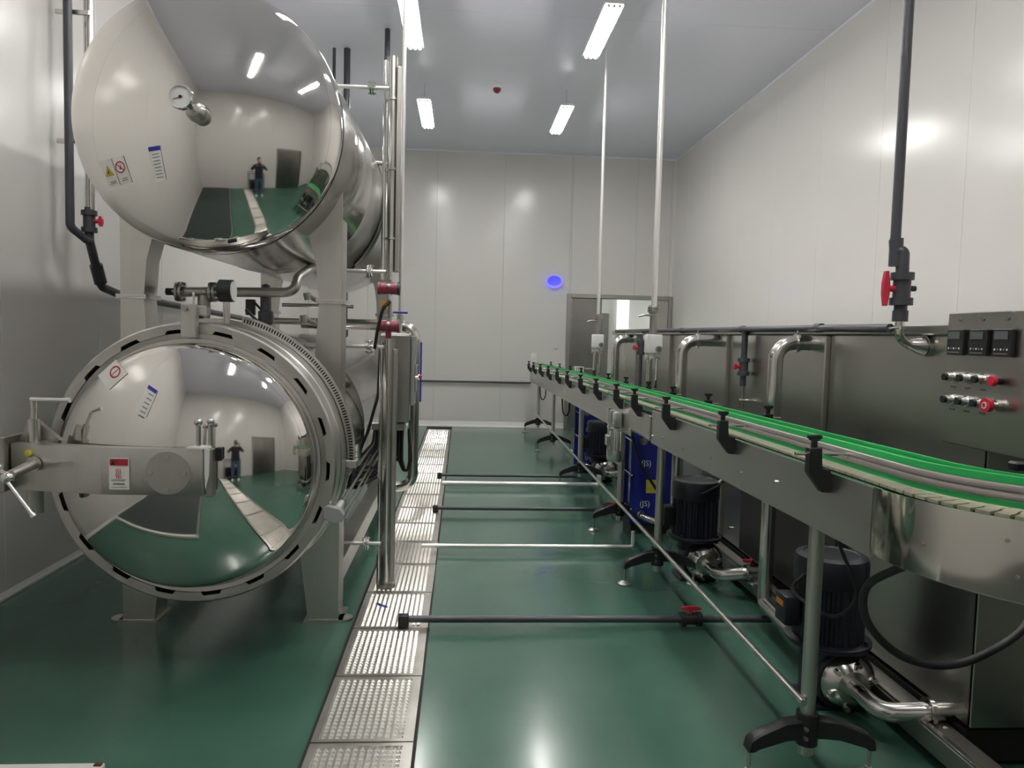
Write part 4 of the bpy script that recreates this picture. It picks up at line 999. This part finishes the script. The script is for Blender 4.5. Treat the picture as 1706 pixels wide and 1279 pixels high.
MB().cyl((1.46, 9.27, .0), (1.46, 9.27, 1.10), .03).build('stand', 'dull', t)

# plate heat exchangers
def exchanger(label, Y, zb):
    t = thing('plate_heat_exchanger', (1.58, Y + .2, 0), label, 'heat exchanger', 'blue plate heat exchangers')
    x0, x1, z0, z1 = 1.40, 1.765, zb, zb + .80
    MB().box(x0, x1, Y, Y + .022, z0, z1, .004).build('front_plate', 'blue', t)
    MB().box(x0, x1, Y + .32, Y + .342, z0, z1, .004).build('rear_plate', 'blue', t)
    for k in range(22): MB().box(x0 + .03, x1 - .03, Y + .024 + .009 * k, Y + .030 + .009 * k, z0 + .04, z1 - .04).build('plate', 'steel', t, smooth=False)
    for x in (x0 + .012, x1 - .012):
        for k, z in enumerate((z0 + .12, z0 + .40, z0 + .68)):
            MB().cyl((x, Y - .03, z), (x, Y + .37, z), .008, seg=8).cyl((x, Y - .018, z), (x, Y - .001, z), .014, seg=6).build('tie_bolt', 'chrome', t)
    MB().cyl((x0 + .18, Y - .01, z1 - .015), (x0 + .18, Y + .36, z1 - .015), .012).build('carrying_bar', 'steel', t)
    for x in (x0 + .08, x1 - .08):
        for z in (z0 + .09, z1 - .11):
            MB().cyl((x, Y - .001, z), (x, Y - .05, z), .026, seg=16).cyl((x, Y - .051, z), (x, Y - .062, z), .034, seg=16).build('port', 'steel', t)
    MB().box(x0 + .02, x1 - .02, Y + .02, Y + .32, 0 if zb > .005 else .0, max(zb - .001, .004)).build('base', 'dark', t, smooth=False)
    MB().box(x0 + .13, x0 + .235, Y - .002, Y - .0005, z0 + .255, z0 + .365).build('yellow_label', 'yellow', t, smooth=False)
    for z in (z0 + .50, z0 + .165):
        text_mesh('(JS)', .065, 'lettering', 'white', t, Matrix.Translation((x0 + .125, Y - .001, z)) @ FRONT)
    b = MB().tube([(x0 + .08, Y - .062, z0 + .09), (x0 + .08, Y - .14, z0 + .09), (x0 + .20, Y - .22, z0 + .06)], .024, .05, 14); b.build('port_elbow', 'steel', t)
exchanger('nearer blue plate heat exchanger beneath the conveyor, beside the dark motor', 6.0, .085)
exchanger('farther blue plate heat exchanger behind the grey gear motor', 8.75, .02)

# pumps
def pump():
    t = thing('water_pump', (0, 0, 0), 'x', 'pump', 'dark vertical pumps under the conveyor')
    n = 96
    MB().lathe([(.001, .30), (.150, .30), (.150, .545), (.001, .545)], (0, 0, 0), (0, 0, 1), n, fn=lambda r, k: r if (r < .1 or k % 4 < 2) else r - .012).build('motor_body', 'navy', t, sharp=20)
    MB().lathe([(.001, .5455), (.155, .5455), (.158, .55), (.158, .645), (.150, .665), (.120, .673), (.115, .668), (.001, .672)], (0, 0, 0), (0, 0, 1), 48).build('fan_cowl', 'navy', t)
    q = MB().lathe([(.001, .275), (.178, .275), (.182, .282), (.182, .296), (.176, .2995), (.001, .2995)], (0, 0, 0), (0, 0, 1), 40).build('motor_flange', 'navy', t)
    for k in range(4):
        a = PI / 4 + k * PI / 2; MB().cyl((.165 * math.cos(a), .165 * math.sin(a), .262), (.165 * math.cos(a), .165 * math.sin(a), .318), .011, seg=6).build('bolt', 'navy', q)
    MB().lathe([(.001, .20), (.11, .20), (.12, .21), (.105, .274), (.001, .274)], (0, 0, 0), (0, 0, 1), 32).build('lantern', 'navy', t)
    c = MB().box(-.225, -.152, -.055, .055, .36, .49, .01, 2).build('terminal_box', 'navy', t)
    MB().box(-.2275, -.2255, -.035, .035, .44, .465).build('orange_tag', 'orange', c, smooth=False)
    MB().lathe([(.001, .0), (.125, .0), (.135, .015), (.135, .085), (.125, .10), (.001, .10)], (.035, -.12, .14), (0, 1, 0), 40).build('volute', 'navy', t)
    MB().lathe([(.001, .0), (.07, .005), (.10, .03), (.118, .06), (.118, .064), (.001, .064)], (.035, -.186, .14), (0, 1, 0), 40).build('volute_cover', 'steel', t)
    for k in range(6):
        a = k * PI / 3 + .3; MB().cyl((.035 + .098 * math.cos(a), -.185, .14 + .098 * math.sin(a)), (.035 + .098 * math.cos(a), -.160, .14 + .098 * math.sin(a)), .012, seg=8).build('bolt', 'steel', t)
    MB().tube([(.035, -.18, .14), (.05, -.37, .13), (.20, -.43, .165), (.325, -.43, .17)], .038, .09, 18).build('suction_elbow', 'steel', t)
    r = MB().lathe([(.038, -.009), (.052, -.009), (.052, .009), (.038, .009)], (.205, -.43, .167), (1, 0, 0), 24).build('clamp_ring', 'steel', t)
    MB().cyl((.205, -.47, .12), (.235, -.485, .105), .009, seg=8).cyl((.235, -.495, .13), (.235, -.475, .085), .012, seg=8).build('clamp_nut', 'chrome', r)
    MB().box(-.11, .13, -.10, .12, .0, .02, .004).build('base_foot', 'navy', t)
    MB().box(-.08, .10, -.06, .10, .021, .19, .01).build('pedestal', 'navy', t)
    return t
p0 = pump()
for i, (x, y, lab) in enumerate(((1.66, 3.18, 'nearest dark vertical pump, standing behind the front conveyor leg'), (1.59, 4.9, 'middle dark vertical pump beside the nearer blue exchanger'), (1.585, 8.32, 'farthest dark vertical pump in front of the farther blue exchanger'))):
    o = p0 if i == 0 else copy_tree(p0)
    o.location = (x, y, 0); o['label'] = lab
t = thing('drain_cock', (1.86, 4.55, .15), 'small red drain cock on the tunnel rail behind the near steel pipe', 'valve')
MB().cyl((1.84, 4.55, .143), (1.84, 4.55, .21), .010).build('stem', 'steel', t)
MB().box(1.80, 1.86, 4.54, 4.56, .211, .23, .004).build('handle', 'red', t)
tag(MB().tube([(1.50, 4.8, .62), (1.58, 4.74, .60), (1.68, 4.72, .66), (1.76, 4.70, .76), (1.80, 4.70, .80)], .008, .05, 8).build('pump_cable', 'rubber'), 'black cable curling over the middle pump motor', 'cable')
tag(MB().cyl((1.585, 4.45, .735), (1.625, 4.45, .785), .006, seg=8).build('cable_ferrule', 'white'), 'short white sleeve on the cable above the middle pump', 'sleeve')
tag(MB().tube([(1.13, 5.32, .86), (1.22, 5.35, 1.0), (1.33, 5.7, .85), (1.45, 5.9, .60), (1.60, 5.92, .38), (1.66, 5.92, .22)], .012, .1, 8).build('exchanger_cable', 'rubber'), 'black cable hanging in front of the nearer blue exchanger', 'cable')

# ------------------------------------------------------------ behind the camera: trolley and photographer
t = thing('trolley', (.1, -1.0, 0), 'steel tube trolley with dark crates against the wall behind the camera', 'trolley')
for x in (-.30, .42):
    for y in (-1.18, -.85): MB().cyl((x, y, .0), (x, y, .95), .014).build('post', 'steel', t)
for y in (-1.18, -.85): MB().cyl((-.30, y, .95), (.42, y, .95), .014).build('rail', 'steel', t)
MB().box(-.29, .41, -1.17, -.86, .10, .12).build('shelf', 'dull', t, smooth=False)
MB().box(-.27, .39, -1.15, -.88, .121, .55, .01).build('crate', 'black', t)
def skinned(name, verts, edges, m, parent, lv=2):
    me = bpy.data.meshes.new(name); me.from_pydata([v[:3] for v in verts], edges, [])
    o = bpy.data.objects.new(name, me); COL.objects.link(o)
    sk = o.modifiers.new('s', 'SKIN'); sk.use_smooth_shade = True
    for i, v in enumerate(verts):
        r = v[3] if isinstance(v[3], tuple) else (v[3], v[3])
        me.skin_vertices[0].data[i].radius = r; me.skin_vertices[0].data[i].use_root = (i == 0)
    ss = o.modifiers.new('u', 'SUBSURF'); ss.levels = lv; ss.render_levels = lv
    ev = o.evaluated_get(bpy.context.evaluated_depsgraph_get()); nm = bpy.data.meshes.new_from_object(ev)
    bpy.data.objects.remove(o); nm.materials.clear(); nm.materials.append(M[m])
    off = Vector((0, 0, 0))
    if parent is not None: off = Vector(parent.location)
    nm.transform(Matrix.Translation(-off))
    o = bpy.data.objects.new(name, nm); COL.objects.link(o)
    if parent is not None: o.parent = parent
    return o
PX, PY = .06, -.42
pe = thing('person', (PX, PY, 0), 'person in a dark jacket and jeans holding a phone up, mirrored in the lower door', 'person')
V = [(PX, PY, .93, .15), (PX, PY, 1.12, (.17, .13)), (PX, PY, 1.32, (.19, .13)), (PX, PY, 1.44, (.12, .10)), (PX, PY, 1.52, .055),
     (PX - .17, PY, 1.42, .075), (PX - .33, PY + .04, 1.27, .055), (PX - .16, PY + .27, 1.48, .040),
     (PX + .17, PY, 1.42, .075), (PX + .33, PY + .04, 1.27, .055), (PX + .08, PY + .27, 1.48, .040),
     (PX - .10, PY, .85, .11), (PX - .12, PY + .02, .48, .075), (PX - .13, PY, .10, .05),
     (PX + .10, PY, .85, .11), (PX + .12, PY + .02, .48, .075), (PX + .13, PY, .10, .05)]
E_ = [(0, 1), (1, 2), (2, 3), (3, 4), (3, 5), (5, 6), (6, 7), (3, 8), (8, 9), (9, 10), (0, 11), (11, 12), (12, 13), (0, 14), (14, 15), (15, 16)]
body = skinned('body', [(x, y, z, (r if not isinstance(r, tuple) else r)) for x, y, z, r in V], E_, 'jacket', pe)
body.data.materials.append(M['jeans'])
for p in body.data.polygons: p.material_index = 1 if p.center.z < .88 else 0
hd = MB().ball((PX, PY + .03, 1.66), .10, (.78, .95, 1.2), 20).build('head', 'skin', pe)
MB().ball((PX, PY + .01, 1.69), .104, (.80, .95, 1.08), 20).build('hair', 'hair', hd)
MB().ball((PX, PY + .128, 1.645), .014, (1, 1.2, 1.5), 10).build('nose', 'skin', hd)
for s in (-1, 1):
    MB().ball((PX + s * .032, PY + .112, 1.675), .011, (1.3, .7, .8), 10).build('eye', 'white', hd)
    MB().ball((PX + s * .080, PY + .03, 1.655), .020, (.4, 1, 1.5), 10).build('ear', 'skin', hd)
    hnd = skinned('hand', [(PX + (-.16 if s < 0 else .08), PY + .27, 1.48, .028), (PX + (-.14 if s < 0 else .06), PY + .31, 1.54, (.038, .018)), (PX + (-.12 if s < 0 else .04), PY + .335, 1.59, (.034, .014))], [(0, 1), (1, 2)], 'skin', pe, 1)
    for k in range(4):
        bx_ = PX + (-.135 if s < 0 else .055) + s * -.0 + .008 * (k - 1.5)
        MB().tube([(bx_, PY + .325, 1.565 + .016 * k * .6), (bx_ + s * .02, PY + .36, 1.585 + .012 * k), (bx_ - s * .012, PY + .385, 1.59 + .010 * k)], .0075, .01, 8).build('finger', 'skin', pe)
    MB().tube([(PX + (-.13 if s < 0 else .05), PY + .32, 1.56), (PX + (-.11 if s < 0 else .03), PY + .345, 1.575)], .009, 0, 8).build('thumb', 'skin', pe)
    MB().lathe([(.001, 0), (.055, 0), (.052, .05), (.038, .09), (.001, .1)], (PX + s * .13, PY + .03, .0), (0, 0, 1), 18).build('shoe', 'white', pe)
tag(MB().box(-.10, .05, -.045, -.036, 1.565, 1.64, .003).build('phone', 'black'), 'black phone held up by the person behind the camera', 'phone')
